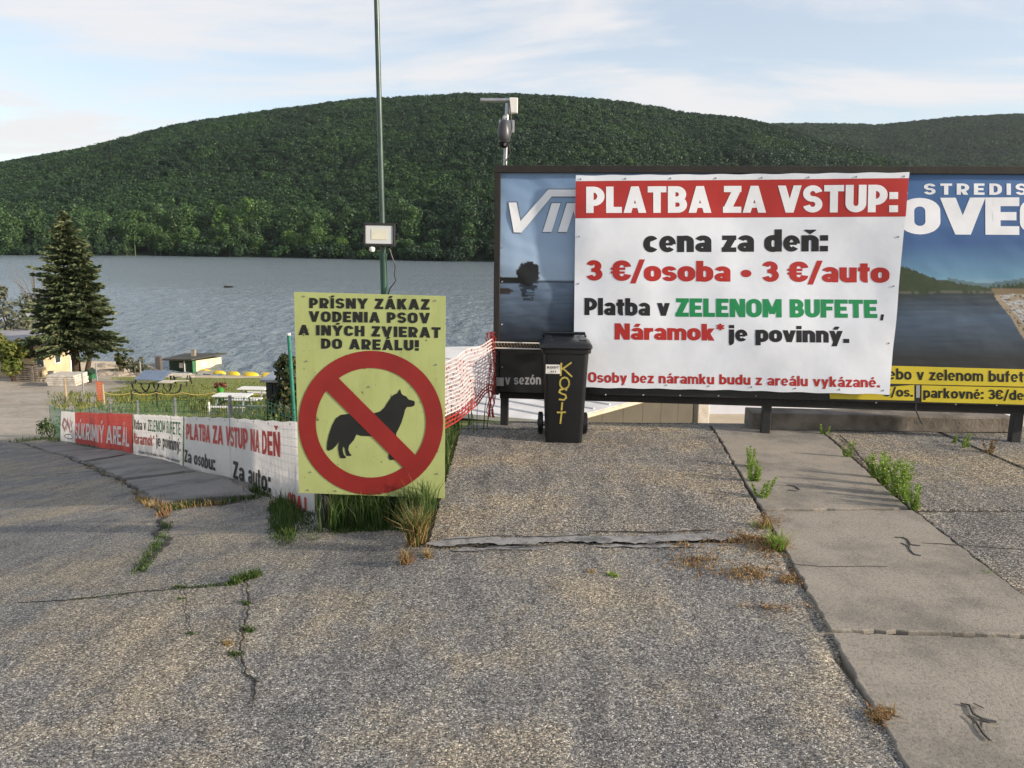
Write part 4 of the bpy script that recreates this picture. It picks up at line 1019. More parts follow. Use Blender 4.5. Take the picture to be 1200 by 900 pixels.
# ---------------------------------------------------------------- heavy timber lying behind the board
a = at(881, 508, 7.43); b = at(1190, 509, 7.40)
zt = at(1030, 486, 7.42).z
bm_ = MB(); n = 26; vs = []
for i in range(n+1):
    u = i/n; x = a.x*(1-u)+b.x*u
    for (dy, z) in ((0, 0.015), (0, zt-0.015), (0.012, zt), (0.25, zt+0.004), (0.262, zt-0.01), (0.262, 0.015)):
        vs.append((x+0.006*(fb(u*9, dy*9+z*7)-.5), 7.43+dy+0.014*(fb(u*14+z*20, dy*5)-.5), z+0.012*(fb(u*11, dy*30+3)-.5)-0.02*u*(z > .1)))
bm_.v = vs; bm_.f = [(i*6+k, (i+1)*6+k, (i+1)*6+(k+1) % 6, i*6+(k+1) % 6) for i in range(n) for k in range(6)]+[tuple(range(6)), tuple(n*6+5-k for k in range(6))]
bm_.build('timber_beam', M_BEAM, loc=(a.x, 7.43, 0), label='long heavy weathered beam lying on the slabs behind the billboard legs', cat='beam')

# ---------------------------------------------------------------- pole and floodlight
yP = 5.42; gz = H(-0.95, yP)
pb = at(450.3, 345, yP); pt = at(441.2, 0, yP); d_ = pt-pb
base = pb-d_*((pb.z-gz+0.1)/d_.z); top = pt+d_*0.35
pole = thing('green_pole', base, 'tall dark green metal pole rising behind the no dogs sign', 'pole')
MB().tube([base, pb+d_*0.14], [0.0235, 0.0235], 12).build('lower_pole', M_POLE, pole, smooth=True)
MB().tube([pb+d_*0.14, top], [0.0175, 0.0165], 12).build('upper_pole', worn('weathered_green_pole', (0.05, 0.09, 0.07), (0.025, 0.05, 0.04), 0.35, 9, 0.05), pole, smooth=True)
MB().tube([pb+d_*0.135, pb+d_*0.147], 0.0265, 12).build('collar', M_POLE, pole, smooth=True)
MB().tube([top, top+d_*0.004], 0.019, 12).build('cap', M_BLACK, pole)
yF = yP-0.075
fc = at(444.5, 275, yF)
fl = thing('floodlight', fc, 'black framed floodlight with a pale rectangular glass, clamped to the tall pole', 'floodlight')
Rf = Matrix.Rotation(rad(-6), 4, 'X') @ Matrix.Rotation(rad(4), 4, 'Z')
TF = Matrix.Translation(fc) @ Rf
MB().box((-.103, -.004, -.075), (.103, .045, .075), TF).build('housing', M_BLACK, fl, bevel=0.006)
for i in range(7): MB().box((-.085+i*.026, .047, -.06), (-.079+i*.026, .062, .06), TF).build('cooling_fin', M_BLACK, fl)
for lo, hi in (((-.103, -.014, .060), (.103, -.005, .075)), ((-.103, -.014, -.075), (.103, -.005, -.060)), ((-.103, -.014, -.0595), (-.089, -.005, .0595)), ((.089, -.014, -.0595), (.103, -.005, .0595))):
    MB().box(lo, hi, TF).build('front_frame', M_BLACK, fl, bevel=0.002)
mg, t_, b_ = newmat('floodlight_glass'); b_.inputs['Base Color'].default_value = (0.50, 0.52, 0.52, 1); b_.inputs['Roughness'].default_value = 0.12
MB().box((-.0885, -.008, -.0595), (.0885, -.0045, .0595), TF).build('glass', mg, fl)
MB().box((-.052, -.0105, -.033), (.052, -.0085, .033), TF).build('led_panel', worn('led_yellowish', (0.60, 0.58, 0.46), (0.5, 0.5, 0.42), 0.4, 9, 0), fl)
mb = MB(); mb.tube([TF @ Vector(p) for p in ((-.112, .02, 0), (-.112, .06, -.02), (-.05, .085, -.02), (.05, .085, -.02), (.112, .06, -.02), (.112, .02, 0))], .006, 6); mb.build('bracket', M_BLACK, fl)
for s in (-1, 1): MB().tube([TF @ Vector((s*.103, .02, 0)), TF @ Vector((s*.122, .02, 0))], .011, 8).build('knob', M_BLACK, fl)
sc_ = at(436, 291.5, yF-0.01)
mb = MB(); mb.tube([at(435, 285, yF), at(435, 289, yF)], .007, 8); mb.build('sensor_neck', M_BLACK, fl)
MB().lathe(sc_, [(.004, -.022), (.014, -.018), (.020, -.004), (.018, .008), (.008, .014)], 12).build('motion_sensor', M_WHITE, fl, smooth=True)
MB().tube([at(455, 287, yP-.03), at(459, 300, yP-.03), at(463.5, 312, yP-.03), at(462, 322, yP-.02), at(464, 329, yP-.02), at(457, 338, yP-.03), at(453, 350, yP-.03)], .0045, 6).build('cable', M_BLACK, fl, smooth=True)

# ---------------------------------------------------------------- dog sign
yS = 5.15
SP = Plane(at(350, 560, yS+0.03), at(521, 560, yS-0.02))
def sw(px, py, off=0.0): return SP.hit(px, py, off)
so = sw(435, 600); so.z = H(so.x, so.y)
sign = thing('no_dogs_sign', so, 'yellow green sign board with a crossed out dog in a red ring', 'sign')
M_SIGN = worn('yellow_green_sign', (0.43, 0.485, 0.185), (0.38, 0.43, 0.165), 0.45, 3.0, 0.03)
_t = M_SIGN.node_tree; _b = _t.nodes['Principled BSDF']; _l = _b.inputs['Base Color'].links[0].from_socket
_t.links.new(mixc(_t, 0.75, mixc(_t, 1.0, _l, ramp(_t, noise(_t, pos(_t), 30, 2, 0.5), [(0.24, (0.30, 0.28, 0.22)), (0.31, (1, 1, 1))]), 'MULTIPLY'), ramp(_t, noise(_t, pos(_t, (1, 1, 0.25)), 6, 5, 0.7), [(0.32, (0.80, 0.79, 0.72)), (0.5, (1, 1, 1))]), 'MULTIPLY'), _b.inputs['Base Color'])
M_SRED = worn('sign_red', (0.27, 0.017, 0.013), (0.22, 0.013, 0.011), 0.5, 4, 0.03); M_SBLK = worn('sign_black', (0.012, 0.013, 0.012), None, 0.5, 6, 0)
cs = [sw(344.5, 342), sw(522, 347), sw(521, 584), sw(350.5, 577.5)]
mb = MB(); vs = [c+SP.n*o for o in (0.0, -0.006) for c in cs]
mb.add(vs, [(0, 3, 2, 1), (4, 5, 6, 7), (0, 1, 5, 4), (1, 2, 6, 5), (2, 3, 7, 6), (3, 0, 4, 7)]); mb.build('panel', M_SIGN, sign)
sf = lambda p, off=0.0: p-SP.n*((p-SP.o).dot(SP.n))+SP.n*off
def squad(x0, x1, yb0, yb1, yt0, yt1): return [sw(x0, yb0), sw(x1, yb1), sw(x1, yt1), sw(x0, yt0)]
for s, x0, x1, yb0, yb1, yt0, yt1 in (('PRÍSNY ZÁKAZ', 362.5, 503.5, 361, 363, 349, 350.5), ('VODENIA PSOV', 362, 504, 377, 379, 364.5, 366.5), ('A INÝCH ZVIERAT', 350, 516.5, 392.5, 396, 380.5, 383.5), ('DO AREÁLU!', 376.5, 491, 408.5, 411, 396.5, 398.5)):
    lettering('lettering', s, squad(x0, x1, yb0, yb1, yt0, yt1), sf, M_SBLK, sign, 0.27, 0.11, 0.0015)
def S3(x, y): return sw(330+x/3.3333, 330+y/3.3333)
cxr, cyr, RO, RI = 349, 551, 282.5, 215
mb = MB(); n = 72
for k in range(n):
    q0, q1 = 2*math.pi*k/n, 2*math.pi*(k+1)/n
    mb.add([sf(S3(cxr+r*math.cos(q), cyr+r*0.995*math.sin(q)), 0.003) for r, q in ((RI, q0), (RO, q0), (RO, q1), (RI, q1))], [(0, 1, 2, 3)])
mb.build('prohibition_ring', M_SRED, sign)
mb = MB(); off = 34.5/1.4142
a0 = (cxr-RI*0.7071*1.04, cyr-RI*0.7071*1.04); a1 = (cxr+RI*0.7071*1.04, cyr+RI*0.7071*1.04)
mb.add([sf(S3(*p), 0.0040) for p in ((a0[0]-off, a0[1]+off), (a1[0]-off, a1[1]+off), (a1[0]+off, a1[1]-off), (a0[0]+off, a0[1]-off))], [(0, 1, 2, 3)]); mb.build('prohibition_bar', M_SRED, sign)
dog = [(463, 419), (468, 436), (474, 443), (487, 448), (496, 460), (519, 466), (521, 474), (519, 484), (507, 489), (490, 489), (483, 500), (478, 520), (468, 552), (457, 575), (449, 590), (446, 610), (444, 640), (442, 672), (452, 688), (450, 695), (424, 697), (417, 686), (420, 660), (415, 632), (404, 612), (380, 606), (350, 604), (310, 602), (293, 596), (283, 618), (264, 640), (261, 655), (266, 670), (274, 677), (270, 681), (254, 680), (250, 668), (247, 650), (240, 643), (239, 660), (244, 676), (252, 685), (249, 690), (230, 689), (225, 676), (221, 650), (224, 624), (214, 640), (200, 654), (184, 661), (177, 655), (178, 630), (185, 598), (197, 562), (212, 534), (232, 520), (262, 516), (300, 520), (335, 519), (362, 513), (385, 507), (402, 492), (414, 472), (428, 452), (440, 441), (452, 436), (457, 428)]
from mathutils.geometry import tessellate_polygon
med = bpy.data.meshes.new('dog_silhouette'); med.from_pydata([tuple(sf(S3(*p), 0.0022)-worldloc(sign)) for p in dog], [], [tuple(t_) for t_ in tessellate_polygon([[Vector((p[0], -p[1], 0)) for p in dog]])]); med.materials.append(M_SBLK); od = bpy.data.objects.new('dog_silhouette', med); C.objects.link(od); od.parent = sign
for px, py in ((357, 347), (511, 352), (360, 423), (512, 427), (433, 453), (365, 553), (513, 555), (362, 574), (394, 575), (448, 578)):
    c = sw(px, py); MB().tube([c, c+SP.n*0.006], [0.006, 0.004], 8).build('screw', M_GREY, sign)
for px in (381, 458):
    c = sw(px, 580, -0.04); x, y = c.x, c.y
    MB().tube([(x, y, H(x, y)-0.2), (x, y, cs[0].z-0.1)], 0.03, 8).build('post', M_BROWN, sign)
for py in (372, 555):
    c0, c1 = sw(352, py, -0.012), sw(516, py, -0.012); mb = MB(); mb.tube([c0, c1], 0.008, 4); mb.build('batten', M_BROWN, sign)

# ---------------------------------------------------------------- warning net between sign and board
A = at(577, 400, 7.35); Bn = at(512, 430, 6.35)
A0, A1 = at(578, 397, 7.35), at(577, 458, 7.35); B0, B1 = at(510, 430, 6.35), at(510, 514, 6.35)
net = thing('barrier_net', Vector((A.x, A.y, 0)), 'sagging faded red and white barrier net between the sign and the billboard', 'net')
M_NETW = worn('faded_pink_plastic', (0.78, 0.66, 0.63), (0.66, 0.42, 0.38), 0.6, 12, 0); M_NETR = worn('red_plastic_net', (0.42, 0.03, 0.025), (0.28, 0.02, 0.016), 0.5, 12, 0)
def npt(u, v): p = (A0*(1-u)+B0*u)*(1-v)+(A1*(1-u)+B1*u)*v; return p+Vector((0.02*math.sin(u*9+v*4), 0.03*math.sin(u*5+v*7), 0.008*math.sin(u*17)))
mw, mr = MB(), MB()
for j in range(17):
    v = j/16; mb = mr if v > 0.84 else mw
    mb.tube([npt(i/24, v) for i in range(25)], 0.0052 if v < 0.78 else 0.006, 4, False)
for i in range(25):
    mw.tube([npt(i/24+0.004*(j % 2), j/16) for j in range(14)], 0.0036, 4, False); mr.tube([npt(i/24, j/16) for j in range(12, 17)], 0.0045, 4, False)
for i in range(90):                                          # broken red fleck of the weave
    u, v = random.random(), random.random()*0.8; mr.tube([npt(u, v), npt(u, v+0.045)], 0.0045, 4, False)
mw.build('faded_mesh', M_NETW, net, kind='stuff'); mr.build('red_mesh', M_NETR, net, kind='stuff')
mb = MB()
for i in range(14):
    x0 = random.uniform(-.035, .03); y0 = random.uniform(-.02, .02); pts = []
    for k in range(13): v = k/12; pts.append(at(575.5+random.uniform(-3, 3), 389+v*100, 7.33)+Vector((x0*(1-.3*v), y0, 0)))
    mb.tube(pts, 0.0042, 4, False)
mb.build('gathered_end', M_NETR, net, kind='stuff')

# ================================================================ banner fence at the left
F0 = at(379, 600, 6.45); F1 = at(60, 500, 22.3)
FP = Plane(F0, F1)
def fw(px, py, off=0.0): return FP.hit(px, py, off)
def wr_f(p): s = (p-FP.o).dot(FP.u); return 0.02*math.sin(s*1.9)+0.02*(fb(s*0.8, p.z*1.5)-0.5)+0.008*math.sin(s*7+p.z*3)
def fpt(p, off=0.0): q = p-FP.n*((p-FP.o).dot(FP.n)); return q+FP.n*(wr_f(p)+0.045+off)
fence = thing('mesh_fence', (F0.x, F0.y, H(F0.x, F0.y)), 'green wire mesh fence behind the row of banners running downhill', 'fence')
M_WIRE = worn('green_wire', (0.02, 0.12, 0.07), (0.015, 0.08, 0.05), 0.5, 9, 0)
L = (Vector((F1.x, F1.y, 0))-Vector((F0.x, F0.y, 0))).length
def fs(s): p = Vector((F0.x, F0.y, 0))+(Vector((F1.x, F1.y, 0))-Vector((F0.x, F0.y, 0))).normalized()*s; return p
TOPPX = lambda px: np.interp(px, [60, 75, 160, 218, 272, 350, 379], [474, 477, 479, 480, 486, 490, 492])
def ftop(s): p = fs(s); px, _ = proj(p.x, p.y, H(p.x, p.y)+0.8); return H(p.x, p.y)+0.90
n = 9
for i in range(n):
    s = L*i/(n-1)*0.995+0.02; p = fs(s)
    mb = MB(); mb.tube([(p.x, p.y, H(p.x, p.y)-0.2), (p.x, p.y, ftop(s)+0.02)], 0.02, 8); mb.build('post', M_GREY, fence, smooth=True)
mb = MB(); m_ = int(L/0.09)
for i in range(m_):
    s = i*0.09; p = fs(s); q = fs(min(L, s+0.09)); mb.tube([(p.x, p.y, H(p.x, p.y)+0.03), (p.x, p.y, ftop(s))], 0.0028, 3, False)
for k in range(12):
    pts = [(*fs(L*i/30).xy, H(*fs(L*i/30).xy)+0.04+k*0.077) for i in range(31)]; mb.tube(pts, 0.0028, 3, False)
mb.build('wire_mesh', M_WIRE, fence, kind='stuff')
# banners : top and bottom edges in the picture
def fbanner(label, x0, x1, t0, t1, b0, b1, mat, cat='banner'):
    c = [fw(x0, t0), fw(x1, t1), fw(x1, b1), fw(x0, b0)]
    mid = fs(0)*0+((c[2]+c[3])/2); root = thing('fence_banner', (mid.x, mid.y, mid.z), label, cat, 'banners tied to the mesh fence')
    sheet('banner_sheet', c, 40, 12, fpt, mat, root, scallop=0.012)
    return root, c
def sub(c, u0, u1, v0, v1):                                  # quad inside a banner: u along, v down (cap line v0, baseline v1)
    TL, TR, BR, BL = c; f = lambda u, v: (TL*(1-u)+TR*u)*(1-v)+(BL*(1-u)+BR*u)*v
    return [f(u0, v1), f(u1, v1), f(u1, v0), f(u0, v0)]
def fl_(p, off): return fpt(p, off*1.5+0.004)
def thin(m, f=0.45):
    t = m.node_tree; b = t.nodes['Principled BSDF']; tr = t.nodes.new('ShaderNodeBsdfTranslucent'); l = b.inputs['Base Color'].links[0].from_socket; t.links.new(l, tr.inputs[0])
    mx = t.nodes.new('ShaderNodeMixShader'); mx.inputs[0].default_value = f; t.links.new(b.outputs[0], mx.inputs[1]); t.links.new(tr.outputs[0], mx.inputs[2]); t.links.new(mx.outputs[0], t.nodes['Material Output'].inputs[0]); return m
M_DWHITE = pvc('grubby_white_vinyl', (0.86, 0.82, 0.80), 0.55); M_FRED = pvc('faded_red_vinyl', (0.52, 0.075, 0.06), 0.5); M_FLR = pvc('faded_red_ink', (0.55, 0.06, 0.05)); M_FLG = pvc('faded_green_ink', (0.02, 0.20, 0.10)); M_FLB = pvc('faded_black_ink', (0.03, 0.03, 0.032)); M_GR2 = pvc('grey_ink', (0.16, 0.16, 0.17)); M_PINK = pvc('pale_red_ink', (0.62, 0.30, 0.26))
thin(M_DWHITE); thin(M_FRED)
r, c = fbanner('small white banner with a faded red emblem at the far end of the fence', 74.5, 91, 481.5, 482.5, 516.5, 519, M_DWHITE)
# faded emblem: two looping strokes, a small line of capitals above and an oval badge below
mb = MB(); k = 0
for st in ([(.18, .22), (.10, .45), (.22, .62), (.32, .40), (.20, .25)], [(.35, .62), (.42, .25), (.55, .55), (.62, .22), (.72, .50), (.85, .30)], [(.35, .30), (.60, .68), (.80, .60)]):
    k += 1
    for pl in stroke_polys(st, False, 0.075, 1.0):
        mb.add([fl_(sum((a_*b_ for a_, b_ in zip(sub(c, 0, 1, 0, 1)[3:]+[Vector()], [1, 0])), Vector()) if False else ((c[0]*(1-x)+c[1]*x)*(1-y)+(c[3]*(1-x)+c[2]*x)*y), k*0.0004) for x, y in pl], [(0, 1, 2, 3)])
mb.build('emblem', M_PINK, r)
mb = MB()
for pl in stroke_polys(arc(.52, .82, .30, .075, 0, 348, 24), True, 0.03, 1.0): mb.add([fl_((c[0]*(1-x)+c[1]*x)*(1-y)+(c[3]*(1-x)+c[2]*x)*y, 0.0005) for x, y in pl], [(0, 1, 2, 3)])
mb.build('badge_outline', M_GR2, r)
r, c = fbanner('red banner with large white capitals', 91, 159.5, 482.5, 484.5, 519, 531, M_FRED)
lettering('lettering', 'SÚKROMNÝ AREÁL', sub(c, .03, .97, .34, .84), fl_, pvc('dirty_white_ink', (0.76, 0.74, 0.72)), r, 0.20, 0.11)
r, c = fbanner('white banner with green and black words next to the red banner', 160.5, 220.5, 484.5, 487, 531.5, 546.5, M_DWHITE)
lettering('lettering', 'Platba v', sub(c, .02, .28, .13, .37), fl_, M_FLB, r, 0.22)
lettering('lettering', 'ZELENOM BUFETE,', sub(c, .31, .97, .12, .38), fl_, M_FLG, r, 0.19, 0.11)
lettering('lettering', 'Náramok*', sub(c, .02, .46, .46, .72), fl_, M_FLR, r, 0.22)
lettering('lettering', 'je povinný.', sub(c, .49, .96, .44, .70), fl_, M_FLB, r, 0.22)
lettering('lettering', '*Osoby bez náramku budu z areálu vykázané.', sub(c, .15, .95, .87, .93), fl_, M_FLB, r, 0.2)
r, c = fbanner('long white banner with red and black words nearest the no dogs sign', 222.5, 374, 487, 493.5, 548, 606, M_DWHITE)
lettering('lettering', 'PLATBA ZA VSTUP NA DEŇ', sub(c, .03, .82, .13, .42), fl_, M_FLR, r, 0.23, 0.06)
lettering('lettering', 'Za osobu:', sub(c, .01, .30, .62, .86), fl_, M_FLB, r, 0.23)
lettering('lettering', 'Za auto:', sub(c, .46, .76, .62, .88), fl_, M_FLB, r, 0.23)
lettering('lettering', 'PRAJ', sub(c, .87, .965, .80, .96), fl_, M_FLR, r, 0.23)
for i in range(9): eyelet(fpt((c[0]*(1-i/8)+c[1]*(i/8))*1.0-ZV*0.03), FP.n, r, M_GREY, 0.012)

# ================================================================ building and shed below the ramp
zr = -1.76
bA = (0.86, 15.7); bB = (4.75, 20.3); bF = (-1.2, 27.0); bG = (-5.6, 26.0); bE = (-3.9, 17.3)
bld = thing('beach_building', (0, 21, -4.5), 'low building with a white sheet roof below the ramp, seen under the billboard', 'building')
M_ROOFW = worn('white_roof_sheet', (0.66, 0.65, 0.64), (0.52, 0.51, 0.50), 0.6, 1.5, 0.1)
M_TAN = worn('olive_tan_wall', (0.075, 0.068, 0.048), (0.060, 0.054, 0.040), 0.85, 1.2, 0.2)
Pq = ccw([bA, bB, bF, bG, bE])
MB().prism(Pq, -5.2, zr-0.10).build('wall', M_TAN, bld)
out = shrink(Pq, -0.15)
MB().prism(out, zr-0.098, zr).build('roof', M_ROOFW, bld)
# sheet laps on the roof
d1 = (Vector(bB)-Vector(bA)).normalized(); d2 = Vector((-d1.y, d1.x))
for i in range(12):
    a = Vector(bA)+d1*(0.2+i*0.62)-d1*2.5; p0 = a; 
    pts = []
    for t2 in np.linspace(0, 14, 57):
        q = p0+d2*t2
        if pip(q.x, q.y, out): pts.append(q)
    if len(pts) > 2: MB().box((0, 0, 0), (0.01, 0.01, 0.01)); mb = MB(); mb.tube([(q.x, q.y, zr+0.012) for q in (pts[0], pts[-1])], 0.022, 6); mb.build('roof_seam', M_ROOFW, bld)
# pale edge trim and the panels of the side wall
e0, e1 = Vector(bA), Vector(bB); nrm = Vector((d1.y, -d1.x))
mb = MB(); q = lambda p, z: (p.x, p.y, z)
mb.tube([q(e0+nrm*0.16, zr-0.05), q(e1+nrm*0.16, zr-0.05)], 0.05, 6); mb.build('roof_trim', worn('cream_trim', (0.62, 0.53, 0.38), None, 0.7), bld)
for i in range(7):
    a = e0+(e1-e0)*(i/7+0.001); b2 = e0+(e1-e0)*((i+1)/7-0.001)
    MB().add([q(a+nrm*0.003, -5), q(b2+nrm*0.003, -5), q(b2+nrm*0.012, -5), q(a+nrm*0.012, -5), q(a+nrm*0.003, zr-.11), q(b2+nrm*0.003, zr-.11), q(b2+nrm*0.012, zr-.11), q(a+nrm*0.012, zr-.11)], [(0, 3, 2, 1), (4, 5, 6, 7), (0, 1, 5, 4), (1, 2, 6, 5), (2, 3, 7, 6), (3, 0, 4, 7)]).build('wall_panel', M_TAN, bld)
c = at(821, 478, 20.6)
MB().box((c.x-0.16, 20.2, -5.5), (c.x+0.14, 20.7, zr-0.12)).build('corner_pillar', worn('white_render', (0.72, 0.68, 0.60), (0.55, 0.5, 0.42), 0.9, 4), bld, bevel=0.02)

bb = thing('beach_shelter', (12, 36, -5.6), 'long low white sheeted roof on the beach, glimpsed under the billboard', 'shelter')
a = at(808, 474.5, 34); b2 = at(1260, 481, 34)
MB().prism(ccw([(a.x, 34), (b2.x+2, 34), (b2.x+2, 39.5), (a.x, 39.5)]), lambda x, y: H(x, y)-0.6, lambda x, y: a.z+(y-34)*0.10).build('roof', worn('pale_blue_white_roof', (0.70, 0.72, 0.78), (0.60, 0.62, 0.70), 0.5, 0.6, 0.05), bb)
for i in range(0):
    x = a.x+0.5+i*(b2.x-a.x)/9.5; MB().tube([(x, 34.2, H(x, 34.2)-.3), (x, 34.2, a.z-0.07)], 0.06, 6).build('post', M_WHITE, bb)

# dark shed with ivy and a green post, behind the fence
g = at(327, 480, 15.0); hz_ = at(322, 447, 15.0).z; gz = H(g.x, 15)
shed = thing('dark_shed', (g.x, 15, gz), 'small dark shed with a pale flat top beside the ivy, left of the sign', 'shed')
x0, x1 = at(312.5, 470, 15).x, at(352, 470, 15).x
MB().box((x0, 15, gz-0.3), (x1, 16.6, hz_)).build('wall', worn('dark_boards', (0.050, 0.050, 0.052), (0.03, 0.03, 0.032), 0.8, 3, 0.3), shed)
for i in range(5): MB().box((x0+0.01+i*(x1-x0)/5, 14.975, gz-0.3), (x0-0.01+(i+1)*(x1-x0)/5, 14.998, hz_-0.01)).build('board', bpy.data.materials['dark_boards'], shed)
MB().prism([(x0-.08, 14.9), (x1+.08, 14.9), (x1+.08, 16.7), (x0-.08, 16.7)], lambda x, y: hz_+.002+(y-15)*0.05, lambda x, y: hz_+.05+(y-15)*0.05).build('roof', M_GREY, shed)
def leaves(mb, cpts, n, size, spread, rnd=random, up=0.3):
    for i in range(n):
        c, r = cpts[rnd.randrange(len(cpts))]; d = Vector((rnd.gauss(0, 1), rnd.gauss(0, 1), rnd.gauss(0, 1))).normalized()
        p = Vector(c)+d*r*rnd.uniform(0.55, 1.0)*spread; nn = (d+Vector((rnd.gauss(0, .6), rnd.gauss(0, .6), rnd.gauss(up, .6)))).normalized(); a = nn.orthogonal().normalized(); b_ = nn.cross(a)
        q = rnd.random()*6.28; a, b_ = a*math.cos(q)+b_*math.sin(q), b_*math.cos(q)-a*math.sin(q); s = size*rnd.uniform(0.6, 1.4)
        mb.add([p-a*s, p-b_*s*0.55, p+a*s, p+b_*s*0.55], [(0, 1, 2, 3)])
    return mb
ivy = thing('ivy_bush', (g.x+0.2, 14.6, gz), 'dark ivy bush climbing over the shed beside the green post', 'bush')
cp = [(at(px, py, 14.7), r) for px, py, r in ((334, 432, .22), (340, 445, .25), (337, 460, .28), (331, 475, .30), (343, 478, .3), (346, 455, .28), (328, 490, .3), (338, 500, .35), (333, 420, .08), (334, 425, .1), (342, 425, .14), (320, 484, .2))]
leaves(MB(), cp, 1900, 0.055, 1.0).build('foliage', M_IVY, ivy)
mb = MB()
for px, py, r in ((334, 412, 0), (340, 430, 0), (328, 460, 0)): mb.tube([(g.x+.3, 14.75, gz), at(px, py+30, 14.75), at(px, py, 14.7)], [.03, .02, .008], 5)
mb.build('stem', M_BARK, ivy)
gp = thing('green_post', (at(341, 430, 14.3).x, 14.3, gz), 'thin green metal post with a white cap standing in the ivy', 'post')
mb = MB(); mb.tube([Vector((at(343.5, 430, 14.3).x, 14.3, gz)), at(338.5, 393, 14.3)], .035, 10); mb.build('pole', worn('teal_paint', (0.03, 0.20, 0.15), (0.02, 0.14, 0.10), 0.4, 8, 0), gp, smooth=True)
mb = MB(); p = at(338.5, 393, 14.3); mb.tube([p, p+Vector((-.005, 0, .04))], .037, 10); mb.build('cap', M_WHITE, gp)

# ================================================================ the lawn by the lake
def gpt(px, py): return ghit(px, py)
def S(p): return p.y/FOC                                      # metres per picture pixel at that place
# --- house at the left
hb = gpt(30, 445); hy = 58.0; hz0 = H(at(20, 440, hy).x, hy)
house = thing('lakeside_house', (at(20, 440, hy).x, hy, hz0), 'low plastered house with a flat grey roof behind the spruce at the far left', 'house')
zt0 = at(30, 397, hy).z
M_PLAS = worn('cream_plaster', (0.60, 0.47, 0.29), (0.46, 0.36, 0.22), 0.9, 0.8, 0.2)
xc = at(31, 430, 54).x; xe = at(93, 430, 61).x; xl = at(-90, 430, 56).x
HW = ccw([(xl, 54.6), (xc, 54), (xe, 61), (xe-4, 64), (xl, 64)])
MB().prism(HW, hz0-1.5, zt0-.02).build('wall', M_PLAS, house)
MB().prism(ccw([(xl-.5, 53.7), (at(39, 400, 53.5).x, 53.5), (xc+2.8, 56.5), (xc-1, 64), (xl-.5, 64.5)]), lambda x, y: zt0+.04+(y-54)*0.035, lambda x, y: zt0+0.24+(y-54)*0.075).build('roof', worn('grey_roof_felt', (0.33, 0.33, 0.35), (0.25, 0.25, 0.27), 0.7, 0.8, 0.1), house)
MB().prism(ccw([(xc+1.2, 54.2), (xe+.5, 60.6), (xe-3, 64.4), (xc-.8, 63)]), lambda x, y: zt0+.0, lambda x, y: zt0+0.035).build('annex_roof', M_BROWN, house)
MB().box((xl-.5, 53.40, zt0-.25), (at(38, 400, 53.4).x, 53.44, zt0+.22)).build('eave_board', M_BROWN, house)
wd_ = (Vector((xe, 61, 0))-Vector((xc, 54, 0))); wl_ = wd_.length; wd_.normalize(); wn_ = Vector((wd_.y, -wd_.x, 0))
def wallbox(u0, u1, z0, z1, o0, o1, nm, mt, par):
    a, b2 = Vector((xc, 54, 0))+wd_*wl_*u0, Vector((xc, 54, 0))+wd_*wl_*u1
    vs = [p+wn_*o+ZV*z for z in (z0, z1) for p, o in ((a, o1), (b2, o1), (b2, o0), (a, o0))]
    return MB().add(vs, [(0, 3, 2, 1), (4, 5, 6, 7), (0, 1, 5, 4), (1, 2, 6, 5), (2, 3, 7, 6), (3, 0, 4, 7)]).build(nm, mt, par)
dgl = worn('dark_glass', (0.05, 0.06, 0.07), None, 0.1, 2, 0)
for u0, u1, z0, z1, nm in ((.80, .90, -.2, 1.9, 'door'), (.16, .30, .8, 1.7, 'window'), (.50, .62, .8, 1.7, 'window'), (.92, .985, -.2, 1.9, 'door')):
    fr = wallbox(u0, u1, hz0+z0, min(zt0-.2, hz0+z1), .01, .06, nm, M_WHITE, house)
    wallbox(u0+.015, u1-.015, hz0+max(z0, .7)+.1, min(zt0-.3, hz0+z1-.1), .062, .08, 'pane', dgl, fr)
dp = at(38, 369, hy+.5); dish = thing('satellite_dish', dp-ZV*1.1, 'grey satellite dish on the roof of the house left of the spruce', 'satellite dish')
Rd = Matrix.Rotation(rad(115), 3, 'X'); MB().lathe(dp, [(.02, -.10), (.25, -.07), (.42, 0.0), (.44, .01), (.25, -.05), (.02, -.08)], 18, Rd).build('reflector', worn('dish_grey', (0.50, 0.52, 0.54), None, 0.5, 3, 0), dish, smooth=True)
MB().tube([dp-ZV*1.7+Vector((0, .1, 0)), dp+Vector((0, .1, 0))], .035, 6).build('mast', M_GREY, dish)
MB().tube([dp+Vector((0, 0, -.35)), dp+Vector((0, -.45, -.12))], .02, 6).build('feed_arm', M_GREY, dish)

